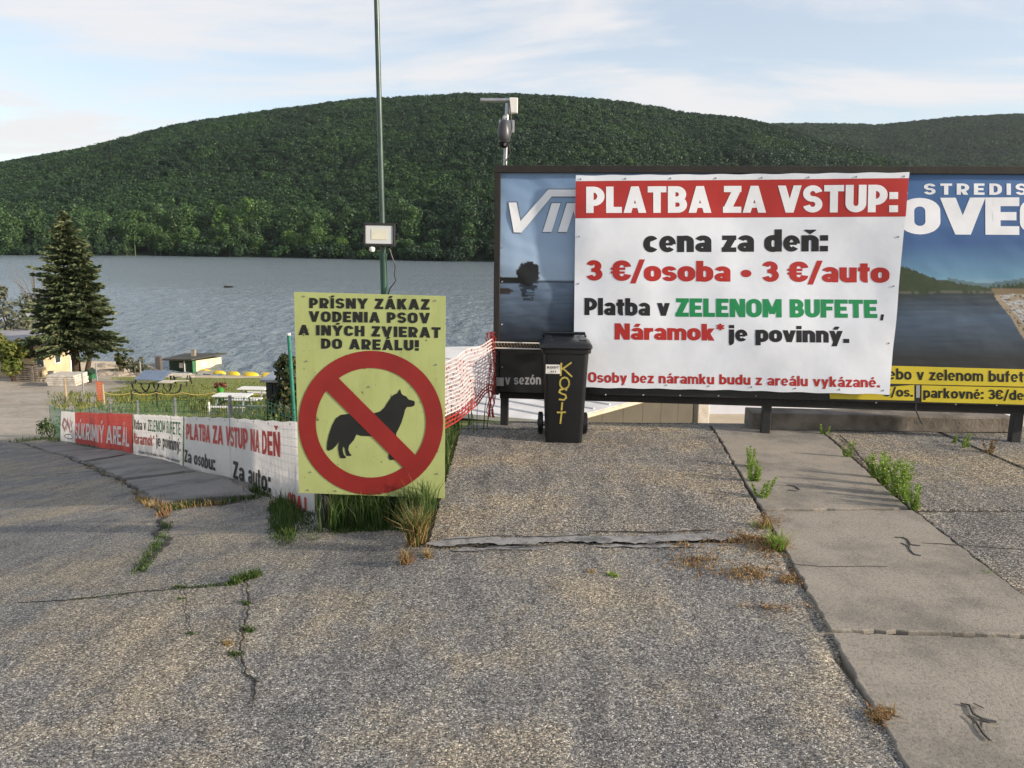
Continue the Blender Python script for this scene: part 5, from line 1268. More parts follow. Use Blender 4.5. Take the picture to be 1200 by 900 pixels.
# --- big spruce
def spruce(name, base, hgt, rad_, seed, label):
    rnd = random.Random(seed); t = thing(name, base, label, 'tree'); B = Vector(base)
    lean = Vector((0.03, 0, 0))
    MB().tube([B-ZV*.3, B+ZV*hgt*.35+lean*2, B+ZV*hgt*.7+lean*4, B+ZV*hgt*.98], [.30, .20, .11, .02], 9).build('trunk', M_BARK, t, smooth=True)
    mb = MB(); br = MB()
    def top(center, z0, z1, r0, n, axis0):
        for i in range(n):
            f = i/(n-1); z = z0+(z1-z0)*(f**0.92); r = r0*((1-f)**0.78)*(0.80+0.34*rnd.random())+0.12
            nb = int(11*(1-f)+5)
            for k in range(nb):
                a = k*6.283/nb+rnd.random()*0.9; rr = r*rnd.choice((.72, .85, .92, 1.0, 1.03, 1.12))*rnd.uniform(.92, 1.06)
                d = Vector((math.cos(a), math.sin(a), 0)); p0 = center+ZV*(z+rnd.uniform(-.15, .15))
                droop = 0.30*(1-f)-0.25*f
                if rr > 0.6: br.tube([p0, p0+d*rr*0.9-ZV*rr*droop*0.6], [0.03, 0.012], 4, False)
                m = int(12+rr*28)
                for j in range(m):
                    u = (0.15+0.85*(j+rnd.random())/m); wv = 0.30*rr*(1.05-u)+0.10
                    lat = rnd.uniform(-1, 1)*wv; side = Vector((-d.y, d.x, 0))
                    p = p0+d*rr*u+side*lat-ZV*(rr*droop*u**1.3-0.10*u*u*rr)-ZV*abs(lat)*.35+ZV*rnd.uniform(-.07, .05)
                    dd = (d*0.8+side*(lat/wv)*0.7+ZV*rnd.uniform(-.35, .25)).normalized(); ln = rnd.uniform(.15, .29); q = dd.cross(ZV).normalized()*ln*.33
                    up = ZV*ln*.28
                    mb.add([p-dd*ln*.5, p-q+up*.2, p+dd*ln, p+q+up*.2], [(0, 1, 2, 3)]); mb.add([p-dd*ln*.4, p-up, p+dd*ln*.85, p+up], [(0, 1, 2, 3)])
    top(B, hgt*.23, hgt, rad_, 36, None)
    top(B+Vector((1.15, -0.3, 0)), hgt*.45, hgt*.80, rad_*.42, 11, None)
    br.build('branches', M_BARK, t); mb.build('crown', M_SPR, t); return t
sb = at(97, 440, 52); spz = H(sb.x, 52)
hs_ = at(79, 250, 52).z-spz
spruce('spruce_tree', (at(90, 440, 52).x, 52, spz), hs_, 2.85, 5, 'tall dark spruce with a bare forked foot standing at the left by the lake')
MB().tube([Vector((at(98, 440, 51.8).x, 51.8, H(at(98, 440, 52).x, 52)-.2)), at(106, 415, 51.8), at(110, 400, 51.9)], [.2, .14, .06], 8).build('tree_stem', M_BARK, loc=(at(98, 440, 51.8).x, 51.8, spz), label='leaning bare reddish stem at the foot of the spruce', cat='tree trunk', smooth=True)

def bush(name, c, r, h, n, leaf, mat, label, cat='bush', stems=5, seed=1, group=None):
    rnd = random.Random(seed); t = thing(name, c, label, cat, group); c = Vector(c)
    cp = [(c+Vector((rnd.uniform(-.65, .65)*r, rnd.uniform(-.5, .5)*r, h*rnd.uniform(.3, .85))), r*rnd.uniform(.28, .45)) for i in range(12)]
    leaves(MB(), cp, n, leaf, 1.0, rnd).build('foliage', mat, t)
    mb = MB()
    for i in range(stems):
        e = cp[i % 12][0]; mb.tube([c-ZV*.1, c.lerp(e, .5)+Vector((rnd.uniform(-.1, .1), 0, 0)), e], [.05*h/3+.01, .03*h/3+.008, .008], 5)
    mb.build('stem', M_BARK, t); return t
g1 = gpt(16, 448); bush('bush', g1, 1.0*24*S(g1), 60*S(g1), 2000, .13, M_BUSH, 'yellow green shrub before the house at the far left', seed=3)
q = at(25, 378, 60); bush('grey_tree', (q.x, 60, H(q.x, 60)), 2.4, at(25, 318, 60).z-H(q.x, 60), 1500, .16, M_GREYLEAF, 'loose grey green tree behind the house roof at the far left', 'tree', 7, 9)
q = at(44, 378, 61); mb = MB(); rnd = random.Random(4)
root = (q.x, 61, H(q.x, 61)); top_ = Vector((q.x, 61, at(44, 352, 61).z))
mb.tube([Vector(root), top_], [.14, .08], 6)
for i in range(16):
    p = Vector(root).lerp(top_, rnd.uniform(.6, 1)); e = at(rnd.uniform(8, 66), rnd.uniform(298, 345), 61); m2 = p.lerp(e, .5)+Vector((0, 0, .2)); mb.tube([p, m2, e], [.05, .03, .008], 4)
mb.build('bare_tree', worn('grey_bark', (0.20, 0.18, 0.16), None, 0.9), loc=root, label='bare grey branches sticking up between the house and the spruce', cat='tree')
q = gpt(163, 440); bush('bush', q, 14*S(q), 22*S(q), 500, .14, M_GREYLEAF, 'small grey green bush on the shore right of the spruce', seed=8)
q = gpt(144, 440); bush('bush', q, 10*S(q), 30*S(q), 350, .15, M_IVY, 'dark bush half behind the right side of the spruce', seed=18)

def hframe(c): return Matrix.Translation(c)
# --- pallets and blocks
def pallet_pile(c, w_, d_, n, label, turn=0.0, mat=None, gap=0.0):
    t = thing('pallet_stack', c, label, 'pallets'); Mx = Matrix.Translation(c) @ Matrix.Rotation(turn, 4, 'Z'); z = 0
    for k in range(n):
        for j in range(3): MB().box((-w_/2, -d_/2+j*(d_-.1)/2, z), (w_/2, -d_/2+j*(d_-.1)/2+.1, z+.07), Mx).build('bearer', mat or M_BEAM, t)
        for j in range(5): MB().box((-w_/2+j*(w_-.14)/4, -d_/2-.01, z+.071), (-w_/2+j*(w_-.14)/4+.14, d_/2+.01, z+.095), Mx).build('slat', mat or M_BEAM, t)
        z += .145+gap
    return t, z
c = gpt(35, 448); pallet_pile(c, 20*S(c), 1.0, 8, 'tall stack of brown wooden pallets by the gravel at the far left')
c = gpt(54, 448); t = thing('block_pile', c, 'small heap of pale blocks between the pallet stack and the slabs', 'blocks')
for i in range(9):
    p = c+Vector((random.uniform(-.4, .4), random.uniform(-.3, .3), (i//4)*.26)); MB().box(p, p+Vector((.38, .3, .25)), None).build('block', M_PALE, t, bevel=.02)
c = gpt(80, 452); t = thing('slab_pile', c, 'pile of whitish concrete slabs beneath the spruce', 'slabs')
for k in range(5):
    Mx = Matrix.Translation(c+Vector((random.uniform(-.06, .06), 0, .12+k*.13))) @ Matrix.Rotation(rad(random.uniform(-4, 4)), 4, 'Z'); MB().box((-33*S(c)/2, -.8, 0), (33*S(c)/2, .8, .115), Mx).build('slab', M_PALE, t, bevel=.02)
for s in (-.6, .6): MB().box(c+Vector((s-.1, -.8, -.05)), c+Vector((s+.1, .8, .118))).build('bearer', M_BEAM, t)
# --- posts
for px, yb, yt_, mat, lab in ((78, 472, 442, M_WOOD, 'yellowish wooden post beside the gravel, leftmost of the lawn posts'), (98.5, 468, 436, M_GREY, 'grey steel post just right of the yellowish one'), (115, 462, 425, M_GREY, 'tall pale post behind the orange netting'), (122, 474, 449, M_WOOD, 'short wooden post holding the orange netting'),
                              (52, 441, 424, M_GREY, 'thin dark post before the house wall, left of two'), (64, 440, 420, M_GREY, 'thin dark post before the house wall, right of two'), (84, 440, 422, M_GREY, 'thin post before the house door by the spruce'), (165, 441, 423, M_GREY, 'thin post on the shore left of the square pillar'), (155, 474, 456, M_BROWN, 'short dark post of the rope line left of the curved legged tables'), (184.5, 476, 460, M_BROWN, 'short dark post of the rope line below the blue roof')):
    c = gpt(px, yb); hh = (yb-yt_)*S(c); r_ = 1.9*S(c)*0.5 if mat is not M_WOOD else 2.8*S(c)*0.5
    MB().tube([c-ZV*.1, c+ZV*hh*.6+Vector((.005, 0, 0)), c+ZV*hh], [r_, r_*.95, r_*.9], 7).build('post', mat, loc=c, label=lab, cat='post', group='posts around the lawn', smooth=True)
# rope line along the lawn edge
mb = MB(); pts = [gpt(x, 474-(0 if x < 160 else 0))+ZV*.55 for x in (123, 155, 184, 215, 250, 285, 312)]
pts2 = []
for a, b2 in zip(pts, pts[1:]):
    for k in range(8): u = k/8; p = a.lerp(b2, u); pts2.append(p-ZV*.10*math.sin(u*math.pi))
mb.tube(pts2, .028, 5); mb.build('rope', worn('yellow_rope', (0.42, 0.34, 0.10), None, 0.8, 6, 0), loc=pts[0], label='sagging yellowish rope along the near edge of the lawn', cat='rope')
# orange netting
mb = MB(); a, b2 = gpt(115, 471), gpt(122, 473)
for j in range(9): mb.tube([a+ZV*(.1+j*.11), a.lerp(b2, .5)+ZV*(.1+j*.11+.04*math.sin(j)), b2+ZV*(.1+j*.11)], .016, 4, False)
for i in range(7): p = a.lerp(b2, i/6); mb.tube([p+ZV*.05, p+ZV*1.0], .016, 4, False)
mb.build('orange_netting', worn('orange_plastic', (0.65, 0.14, 0.04), (0.5, 0.1, 0.04), 0.6, 5, 0), loc=a, label='scrap of orange netting hung between two posts on the lawn', cat='net')
# --- little green box under the spruce
c = gpt(106, 448); t = thing('green_box', c, 'little green hut shaped box at the foot of the spruce', 'box'); k = S(c)
MB().box(c+Vector((-5*k, -.3, .25)), c+Vector((5*k, .3, 12*k))).build('body', M_GREEN, t, bevel=.01)
MB().add([c+Vector(p) for p in ((-7*k, -.4, 11*k), (0, -.4, 17*k), (7*k, -.4, 11*k), (-7*k, .4, 11*k), (0, .4, 17*k), (7*k, .4, 11*k))], [(0, 2, 1), (3, 4, 5), (0, 1, 4, 3), (1, 2, 5, 4), (0, 3, 5, 2)]).build('roof', M_DKGREEN, t)
MB().tube([c-ZV*.1, c+ZV*.26], .1, 6).build('foot', M_BROWN, t)
# --- rocks and planks on the shore
for i in range(34):
    px = random.uniform(118, 182); py = random.uniform(428, 441); c = gpt(px, py); r_ = random.uniform(.25, .8); mb = MB(); rnd = random.Random(i)
    bmr = bmesh.new(); bmesh.ops.create_icosphere(bmr, subdivisions=2, radius=r_)
    for v_ in bmr.verts: v_.co = Vector((v_.co.x*1.6, v_.co.y, v_.co.z*.45))*(0.75+0.5*fb(v_.co.x*2/r_+i, v_.co.y*2/r_+v_.co.z/r_))
    mer = bpy.data.meshes.new('rock'); bmr.to_mesh(mer); bmr.free(); mer.materials.append(M_ROCK); o = bpy.data.objects.new('shore_rock', mer); C.objects.link(o); o.location = c; o.rotation_euler = (0, 0, rnd.random()*3)
    tag(o, 'flattish brown shore rock between the spruce and the square pillar', 'rock', 'rocks along the shore')
for (x0, y0, x1, y1), lab in (((128, 434, 168, 430), 'grey plank across the shore rocks, upper of two'), ((158, 425, 200, 440), 'long grey plank sloping down to the blue roof')):
    a, b2 = gpt(x0, y0+3)+ZV*.35, gpt(x1, y1+3)+ZV*.25; mb = MB(); d = (b2-a).normalized(); s = d.cross(ZV).normalized()*.18
    mb.add([a-s, a+s, b2+s, b2-s, a-s-ZV*.07, a+s-ZV*.07, b2+s-ZV*.07, b2-s-ZV*.07], [(0, 1, 2, 3), (7, 6, 5, 4), (0, 4, 5, 1), (1, 5, 6, 2), (2, 6, 7, 3), (3, 7, 4, 0)]); mb.build('plank', M_BEAM, loc=a, label=lab, cat='plank')
c = gpt(187, 437); k = S(c); MB().box(c+Vector((-3*k, -.25, -.2)), c+Vector((3*k, .25, 20*k))).build('stone_pillar', worn('dark_stone', (0.10, 0.09, 0.08), None, 0.9), loc=c, label='square dark pillar at the water left of the green hut', cat='pillar', bevel=.03)
# --- green hut
c = gpt(231, 437); k = S(c); hut = thing('green_hut', c, 'small hut with dark green front, cream side wall and dark roof at the water', 'hut')
yh = c.y; X = lambda px: at(px, 430, yh).x; Zp = lambda py: at(225, py, yh).z
lx, mx, rx = X(199.5), X(229.5), X(250); zb_, zl, zm, zr_ = c.z-.3, Zp(421), Zp(421), Zp(419)
Wl = [(lx, yh-.2), (mx, yh-.9), (rx, yh+2.2), (lx+.8, yh+2.6)]
MB().prism(Wl, zb_, Zp(421)-.02).build('wall', M_DKGREEN, hut)
dv = Vector((rx-mx, 3.1, 0)); dn = Vector((dv.y, -dv.x, 0)).normalized()
p0, p1 = Vector((mx, yh-.9, 0))+dn*.004, Vector((rx, yh+2.2, 0))+dn*.004
def slabq(a, b2, z0, z1, th): return MB().add([a+ZV*z0, b2+ZV*z0, b2+dn*th+ZV*z0, a+dn*th+ZV*z0, a+ZV*z1, b2+ZV*z1, b2+dn*th+ZV*z1, a+dn*th+ZV*z1], [(0, 3, 2, 1), (4, 5, 6, 7), (0, 1, 5, 4), (1, 2, 6, 5), (2, 3, 7, 6), (3, 0, 4, 7)])
slabq(p0.lerp(p1, .12), p1, zb_, Zp(421)-.06, .05).build('side_panel', worn('cream_boards', (0.70, 0.62, 0.42), (0.58, 0.5, 0.33), 0.8, 2, 0.1), hut)
slabq(p0, p0.lerp(p1, .11), zb_, Zp(421)-.06, .06).build('corner_board', M_GREEN, hut)
slabq(p0.lerp(p1, .30)+dn*.055, p0.lerp(p1, .48)+dn*.055, zb_+.9, Zp(424), .03).build('poster', M_WHITE, hut)
MB().prism([(lx-.5, yh-1.0), (mx+.3, yh-1.7), (rx+.6, yh+2.4), (lx+.4, yh+3.2)], lambda x, y: Zp(421)+(x-lx)*.045+.0, lambda x, y: Zp(421)+.14+(x-lx)*.045).build('roof', worn('dark_olive_felt', (0.060, 0.060, 0.045), (0.04, 0.04, 0.03), 0.8, 2), hut)
fq = lambda px, py, o=.06: Vector((X(px), yh-.2-.7*(X(px)-lx)/(mx-lx)-o, at(225, py, yh).z))
for (x0, x1, y0, y1, nm, mt) in ((213.5, 218, 424, 430, 'window', M_GREY), (219.3, 220.3, 422, 436, 'white_post', M_WHITE)):
    a, b2 = fq(x0, y1), fq(x1, y0); MB().box((a.x, min(a.y, b2.y)-.02, a.z), (b2.x, max(a.y, b2.y)+.05, b2.z)).build(nm, mt, hut)
MB().box((X(222.5), yh+.5, Zp(420)), (X(226.5), yh+.95, Zp(411))).build('chimney', M_ROCK, hut)
# --- yellow kayaks
for i, (px, py, ln) in enumerate(((221, 436, 15), (240, 437.5, 18), (257, 439, 17), (274, 440, 17), (294, 441, 20), (314, 442, 16))):
    c = gpt(px, py); k = S(c); L2 = ln*k/2; mb = MB(); tn = rad((-12, 8, -6, -16, -4, 6)[i]); Mx = Matrix.Translation(c+ZV*.05) @ Matrix.Rotation(tn, 4, 'Z'); n = 10; r8 = 8
    for a_ in range(n+1):
        u = -1+2*a_/n; wv = math.sqrt(max(0.02, 1-u**2))**1.0
        for j in range(r8+1): q = math.pi*j/r8; mb.v.append(tuple(Mx @ Vector((u*L2, math.cos(q)*.34*wv, .02+math.sin(q)*.33*wv**.8))))
    for a_ in range(n):
        for j in range(r8): mb.f.append((a_*(r8+1)+j, (a_+1)*(r8+1)+j, (a_+1)*(r8+1)+j+1, a_*(r8+1)+j+1))
    kt = thing('kayak', c, ('leftmost upturned yellow kayak, against the green hut', 'upturned yellow kayak before the lit side of the hut', 'upturned yellow kayak just right of the hut', 'fourth upturned yellow kayak from the hut end of the row', 'longest upturned yellow kayak, second from the shed end', 'rightmost upturned yellow kayak, by the dark shed')[i], 'kayak', 'row of upturned yellow kayaks on the beach')
    mb.build('hull', worn('yellow_plastic', (0.72, 0.55, 0.03), (0.55, 0.42, 0.03), 0.4, 2, 0) if i == 0 else bpy.data.materials['yellow_plastic'], kt, smooth=True)
    MB().box((-L2*.95, -.03, .32), (L2*.5, .03, .36), Mx).build('keel', bpy.data.materials['yellow_plastic'], kt)
# --- blue lean roof shelter
c = gpt(180, 450); k = S(c); sh = thing('blue_roof_shelter', c, 'low shelter with a blue grey sheet roof on posts in the middle of the lawn', 'shelter')
q = [at(157, 444, c.y), at(189, 446, c.y), at(201, 434.5, c.y+3.6), at(169, 433.5, c.y+3.6)]
for i in range(6):
    f = lambda u, v: (q[0]*(1-u)+q[1]*u)*(1-v)+(q[3]*(1-u)+q[2]*u)*v
    u0, u1 = i/6+.004, (i+1)/6-.004; A_ = [f(u0, 0), f(u1, 0), f(u1, 1), f(u0, 1)]
    MB().add(A_+[p-ZV*.06 for p in A_], [(0, 1, 2, 3), (7, 6, 5, 4), (0, 4, 5, 1), (1, 5, 6, 2), (2, 6, 7, 3), (3, 7, 4, 0)]).build('roof_sheet', worn('blue_grey_sheet', (0.14, 0.19, 0.28), (0.11, 0.15, 0.22), 0.5, 2, 0) if i == 0 else bpy.data.materials['blue_grey_sheet'], sh)
for p in q:
    p2 = p.lerp((q[0]+q[2])/2, .08); MB().tube([Vector((p2.x, p2.y, H(p2.x, p2.y)-.1)), p2-ZV*.06], .05, 6).build('post', M_BROWN, sh)
# --- tables
def ptable(c, ln, label, mat, curved=False, turn=0, hgt=.75, bench=True, wd=.75):
    t = thing('picnic_table', c, label, 'table', 'tables on the lawn'); Mx = Matrix.Translation(c) @ Matrix.Rotation(turn, 4, 'Z')
    for j in range(4): MB().box((-ln/2, -wd/2+j*wd/4, hgt-.04), (ln/2, -wd/2+(j+1)*wd/4-.02, hgt), Mx).build('board', mat, t)
    if bench:
        for s in (-1, 1): MB().box((-ln/2, s*.72-.13, .42), (ln/2, s*.72+.13, .46), Mx).build('bench', mat, t)
    for s in (-1, 1):
        x = s*ln*.38
        if curved: MB().tube([Mx @ Vector((x+s*.48*math.cos(rad(a_)), .0, .62-.56*math.sin(rad(a_)))) for a_ in range(0, 181, 18)], .045, 6).build('curved_leg', M_BLACK, t, smooth=True)
        else:
            for u in (-1, 1): MB().tube([Mx @ Vector((x, u*.2, hgt-.05)), Mx @ Vector((x, u*.72, 0))], .04, 5).build('leg', M_GREY if mat is M_WHITE else M_BROWN, t)
            MB().tube([Mx @ Vector((x, -.8, .4)), Mx @ Vector((x, .8, .4))], .035, 5).build('cross_bar', M_BROWN, t)
c = gpt(171, 462); ptable(c, 24*S(c)*.6, 'round legged table with no benches below the blue roof, left of two', worn('mossy_boards', (0.13, 0.14, 0.06), None, 0.9), True, 0, .72, False)
c = gpt(197, 463); ptable(c, 22*S(c)*.7, 'pale topped table with round black legs, right of two', M_PALE, True, 0, .76, False)
c = gpt(212, 452); ptable(c, 24*S(c), 'wooden picnic table with benches right of the blue roof', M_PALE, turn=.15)
c = gpt(298, 474); ptable(c, 33*S(c), 'white table with benches nearest the dark shed, farther of two', M_WHITE, turn=-.05, hgt=.8)
c = gpt(274, 485); ptable(c, 42*S(c), 'long white table behind the metal railing, nearer of two', M_WHITE, turn=-.03, hgt=.8)
# --- green flower tub
c = gpt(259, 469); k = S(c); t = thing('flower_tub', c, 'tall green tub with reddish brown flowers on the lawn', 'planter')
MB().lathe(c, [(3.2*k, -.05), (3.4*k, .3), (4.2*k, 15.5*k), (4.5*k, 15.6*k), (4.5*k, 16.4*k), (3.6*k, 16.0*k)], 16).build('tub', worn('bright_green_plastic', (0.05, 0.30, 0.04), None, 0.5, 3, 0), t, smooth=True)
leaves(MB(), [(c+Vector((x*k, 0, 18*k)), 3.6*k) for x in (-4, -2, 0, 2, 4)], 320, .07, 1.0).build('flowers', leafmat('brown_red_flowers', (0.10, 0.03, 0.02), (0.20, 0.06, 0.04), (0.14, 0.12, 0.04), .1), t)
# --- railing of vertical bars behind the long banner
y0 = gpt(245, 500).y; ra, rb = at(268, 490, 24), at(316, 490, 21); t = thing('metal_railing', (ra.x, 24, H(ra.x, 24)), 'grey metal railing with thin upright bars behind the long white banner', 'railing')
for i in range(26):
    p = ra.lerp(rb, i/25); zt2 = at(290, 476, p.y).z; MB().tube([(p.x, p.y, H(p.x, p.y)), (p.x, p.y, zt2)], .012, 4, False).build('bar', M_GREY, t)
for dz in (0, -.75): MB().tube([Vector((ra.x, ra.y, at(290, 476, 24).z+dz)), Vector((rb.x, rb.y, at(290, 476, 21).z+dz))], .022, 6).build('rail', M_GREY, t)
for px, yt2, lab in ((244.5, 471, 'white post left of the metal railing'), (267.5, 477, 'white post at the left end of the metal railing')):
    p = at(px, yt2, 22.5); MB().tube([(p.x, p.y, H(p.x, p.y)-.1), p], .035, 8).build('white_post', M_WHITE, loc=(p.x, p.y, H(p.x, p.y)), label=lab, cat='post', smooth=True)
# --- small boat on the lake
c = zhit(268, 337, -11.25); k = S(c); t = thing('rowing_boat', c, 'tiny dark rowing boat alone on the open lake', 'boat')
mb = MB(); n = 8
for a_ in range(n+1):
    u = -1+2*a_/n; wv = max(.05, 1-abs(u)**2.5)
    for yy_, zz_ in ((-.55, .42), (-.35, .0), (.35, .0), (.55, .42)): mb.v.append((c.x+u*1.35, c.y+yy_*wv, c.z+zz_+.1*u*u))
for a_ in range(n):
    for j in range(3): mb.f.append((a_*4+j, a_*4+j+1, a_*4+j+5, a_*4+j+4))
mb.build('hull', worn('dark_boat', (0.03, 0.025, 0.02), None, 0.6), t); MB().box(c+Vector((-.2, -.5, .33)), c+Vector((.1, .5, .37))).build('thwart', M_WOOD, t)

# ================================================================ grass and weeds
def blades(mb, base, n, h, spread, wid, lean=0.35, rnd=random):
    for i in range(n):
        a = rnd.random()*6.283; r = spread*math.sqrt(rnd.random()); p = Vector(base)+Vector((math.cos(a)*r, math.sin(a)*r, 0)); hh = h*rnd.uniform(.5, 1.15)
        l = Vector((rnd.gauss(0, 1), rnd.gauss(0, 1), 0))*lean*hh*.5; a2 = rnd.random()*6.283; s = Vector((math.cos(a2), math.sin(a2), 0))*wid*.5
        m_ = p+l*.3+ZV*hh*.55; e = p+l+ZV*hh*(1-.15*lean)
        mb.add([p-s, p+s, m_+s*.75, m_-s*.75, e], [(0, 1, 2, 3), (3, 2, 4)])
def scatter(poly, n, h, wid, spread=0.03, per=3, name='grass', mat=None, lean=.35, hfn=None):
    if hfn is None: hfn = lambda a_, b_: 0.25+1.25*fb(a_*0.07, b_*0.11, 2)**1.3*1.5*min(1, 0.35+random.random())
    mb = MB(); xs_ = [p[0] for p in poly]; ys_2 = [p[1] for p in poly]; k = 0
    while k < n:
        px, py = random.uniform(min(xs_), max(xs_)), random.uniform(min(ys_2), max(ys_2))
        if not pip(px, py, poly): continue
        k += 1; p = gpt(px, py); blades(mb, p-ZV*.01, per, h*(hfn(px, py) if hfn else 1)*random.uniform(.6, 1.2), spread, wid, lean)
    return mb.build(name, mat or M_GRASS, kind='stuff')
# bank behind and under the sign
scatter([(286, 578), (300, 572), (345, 600), (378, 614), (470, 612), (505, 612), (505, 596), (400, 596), (380, 600), (350, 590)], 1300, .13, .006, .04, 3, 'long_grass', hfn=lambda a_, b_: min(1, max(.12, (616-b_)/32))*random.uniform(.5, 1.3))
scatter([(318, 590), (345, 596), (378, 622), (376, 632), (330, 640), (312, 636)], 1500, .15, .006, .03, 3, 'long_grass', hfn=lambda a_, b_: min(1, max(.10, (642-b_)/46))*(1.3 if a_ < 345 else .45)*min(1, max(.2, (a_-305)/30))*random.uniform(.5, 1.3))
scatter([(376, 612), (470, 606), (506, 600), (500, 622), (450, 622), (390, 626)], 1500, .20, .006, .03, 3, 'long_grass', hfn=lambda a_, b_: min(1, max(.10, (628-b_)/22))*random.uniform(.5, 1.3))
mb = MB()
for i in range(900):                                       # beyond the fence, down the bank
    s = random.uniform(-.2, L); p = fs(s)-Vector((FP.n.x, FP.n.y, 0))*random.uniform(.1, 1.6); z = H(p.x, p.y); blades(mb, (p.x, p.y, z), 4, random.choice((.4, .55, .7)), .12, .012)
mb.build('bank_grass', M_GRASS, kind='stuff')
mb = MB()
for i in range(520):
    x = random.uniform(-.95, -.52); y = random.uniform(5.0, 7.6); blades(mb, (x, y, H(x, y)), 3, .26, .05, .008)
for i in range(1500):
    x = random.uniform(-1.45, -.55); y = random.uniform(5.05, 7.2)
    if (x-FA.x)*(FBp.y-FA.y)-(y-FA.y)*(FBp.x-FA.x) > -0.3 or x > -1.25: blades(mb, (x, y, H(x, y)), 4, .26, .05, .008)
mb.build('long_grass', M_GRASS, kind='stuff')
# weeds just above the fence line
for i, (px, kind_) in enumerate(((66, 0), (92, 0), (112, 1), (128, 0), (150, 1), (175, 1), (200, 0), (228, 1), (256, 0), (300, 1))):
    s = None; p = fw(px, 500); p = Vector((p.x, p.y, 0))-Vector((FP.n.x, FP.n.y, 0))*(.7+.4*random.random()); b0 = Vector((p.x, p.y, H(p.x, p.y)))
    t = bush('weed_bush', b0, .55, .62, 420, .03, M_BUSH if kind_ else M_GRASS, ['dark leafy weeds at the far left end of the fence', 'leafy weeds above the emblem banner', 'yellowish weeds above the left part of the red banner', 'green weeds above the middle of the red banner', 'yellowish weeds where red and white banners meet', 'yellowish weeds above the white and green banner', 'green weeds above the joint of the two white banners', 'yellowish weeds left of the white posts', 'green weeds behind the metal railing end', 'yellowish weeds in front of the dark shed'][i], 'weeds', 3, 40+i, 'weeds along the fence')
b0 = gpt(60, 513); bush('weed_bush', b0, .42, .65, 500, .035, M_GRASS, 'dark weed clump in front of the far left end of the fence', 'weeds', 3, 77, 'weeds along the fence')
# grass in the cracks
def crack_grass(pts, n, h, wid=.006, mat=None, sp=.02, name='crack_grass'):
    mb = MB()
    for i in range(n):
        k = random.randrange(len(pts)-1); u = random.random(); px = pts[k][0]*(1-u)+pts[k+1][0]*u; py = pts[k][1]*(1-u)+pts[k+1][1]*u
        p = gpt(px, py); p.z = max(p.z, 0.0 if px > 500 else p.z); blades(mb, p-ZV*.005, 3, h*random.uniform(.4, 1.3), sp, wid, .8)
    return mb.build(name, mat or M_GRASS, kind='stuff')
crack_grass([(162, 672), (172, 655), (190, 632), (196, 612)], 260, .035, .006, None, .05)
crack_grass([(190, 606), (196, 598), (188, 585)], 120, .06, .007, M_RUST, .05)
crack_grass([(190, 600), (225, 592), (262, 590), (300, 584)], 220, .07, .007, None, .06); crack_grass([(160, 585), (185, 596), (262, 592)], 110, .08, .007, M_DRY, .06)
crack_grass([(20, 518), (60, 514), (74, 520)], 160, .14, .012, None, .2)
crack_grass([(100, 545), (143, 566), (170, 586)], 60, .05, .008, M_DRY, .06)
crack_grass([(205, 690), (245, 687), (275, 684)], 70, .022, .005); crack_grass([(75, 704), (150, 697)], 30, .02, .005)
crack_grass([(272, 684), (286, 679), (302, 674)], 200, .05, .006, None, .03)
for a_, n_ in (((205, 688), 25), ((208, 702), 12), ((222, 742), 16)): crack_grass([a_, (a_[0]+8, a_[1]+1)], n_, .02, .005)
for a_, n_, m_ in (((284, 705), 25, M_GRASS), ((286, 736), 50, M_GRASS), ((262, 752), 30, M_DRY), ((270, 765), 35, M_GRASS), ((713, 672), 40, M_WEED), ((690, 668), 10, M_DRY)): crack_grass([a_, (a_[0]+9, a_[1]+3)], n_, .02, .005, m_, .02)
# rusty moss and dry stems round the joint right of the mortar
mb = MB(); mb2 = MB()
for cx, cy, rx_, ry_, n_ in ((905, 612, 14, 10, 160), (862, 632, 50, 8, 150), (820, 660, 30, 12, 110), (878, 672, 32, 10, 130), (925, 680, 14, 5, 60), (900, 640, 24, 12, 140), (905, 712, 30, 3, 30), (1034, 838, 14, 9, 90), (800, 640, 20, 4, 30)):
    for i in range(n_):
        px, py = cx+random.gauss(0, rx_*.5), cy+random.gauss(0, ry_*.5); p = zhit(px, py, .008); blades(mb if random.random() < .65 else mb2, p, 3, .022, .02, .007, 1.6)
mb.build('rusty_moss', M_RUST, kind='stuff'); mb2.build('dry_stems', M_DRY, kind='stuff')
# individual clumps
def clump(px, py, n, h, sp, wid, mat, label, lean=.5, z=None, mat2=None, n2=0):
    p = zhit(px, py, z) if z is not None else gpt(px, py); t = thing('grass_clump', p, label, 'grass', 'grass clumps in the joints'); mb = MB(); blades(mb, p-ZV*.02, n, h, sp, wid, lean); mb.build('blades', mat, t)
    if n2: mb = MB(); blades(mb, p-ZV*.02, n2, h*.85, sp*1.2, wid, lean*1.4); mb.build('dry_blades', mat2, t)
clump(488, 636, 130, .30, .045, .005, M_GRASS, 'tall clump of green and straw coloured grass at the slab corner right of the sign', .55, None, M_DRY, 230)
clump(476, 658, 30, .14, .03, .004, M_DRY, 'small dry tuft below the tall straw coloured clump', .7, None, M_RUST, 70)
clump(502, 652, 10, .10, .02, .004, M_DRY, 'pale dry tuft on the end of the mortar strip', .9, None, M_DRY, 60)
clump(910, 642, 150, .13, .05, .006, M_WEED, 'bright green tuft at the slab corner among rusty moss', .9, .01, M_RUST, 70)
clump(893, 618, 70, .10, .05, .005, M_RUST, 'reddish tuft just above the bright green one', .9, .01, M_WEED, 50)
clump(1034, 842, 60, .05, .03, .006, M_RUST, 'rusty tuft at the edge of the pale slab near the bottom', 1.3, .01, M_DRY, 60)
clump(1156, 672, 30, .05, .02, .006, M_WEED, 'tiny green weed in the joint right of the steel loop', 1.2, .01)
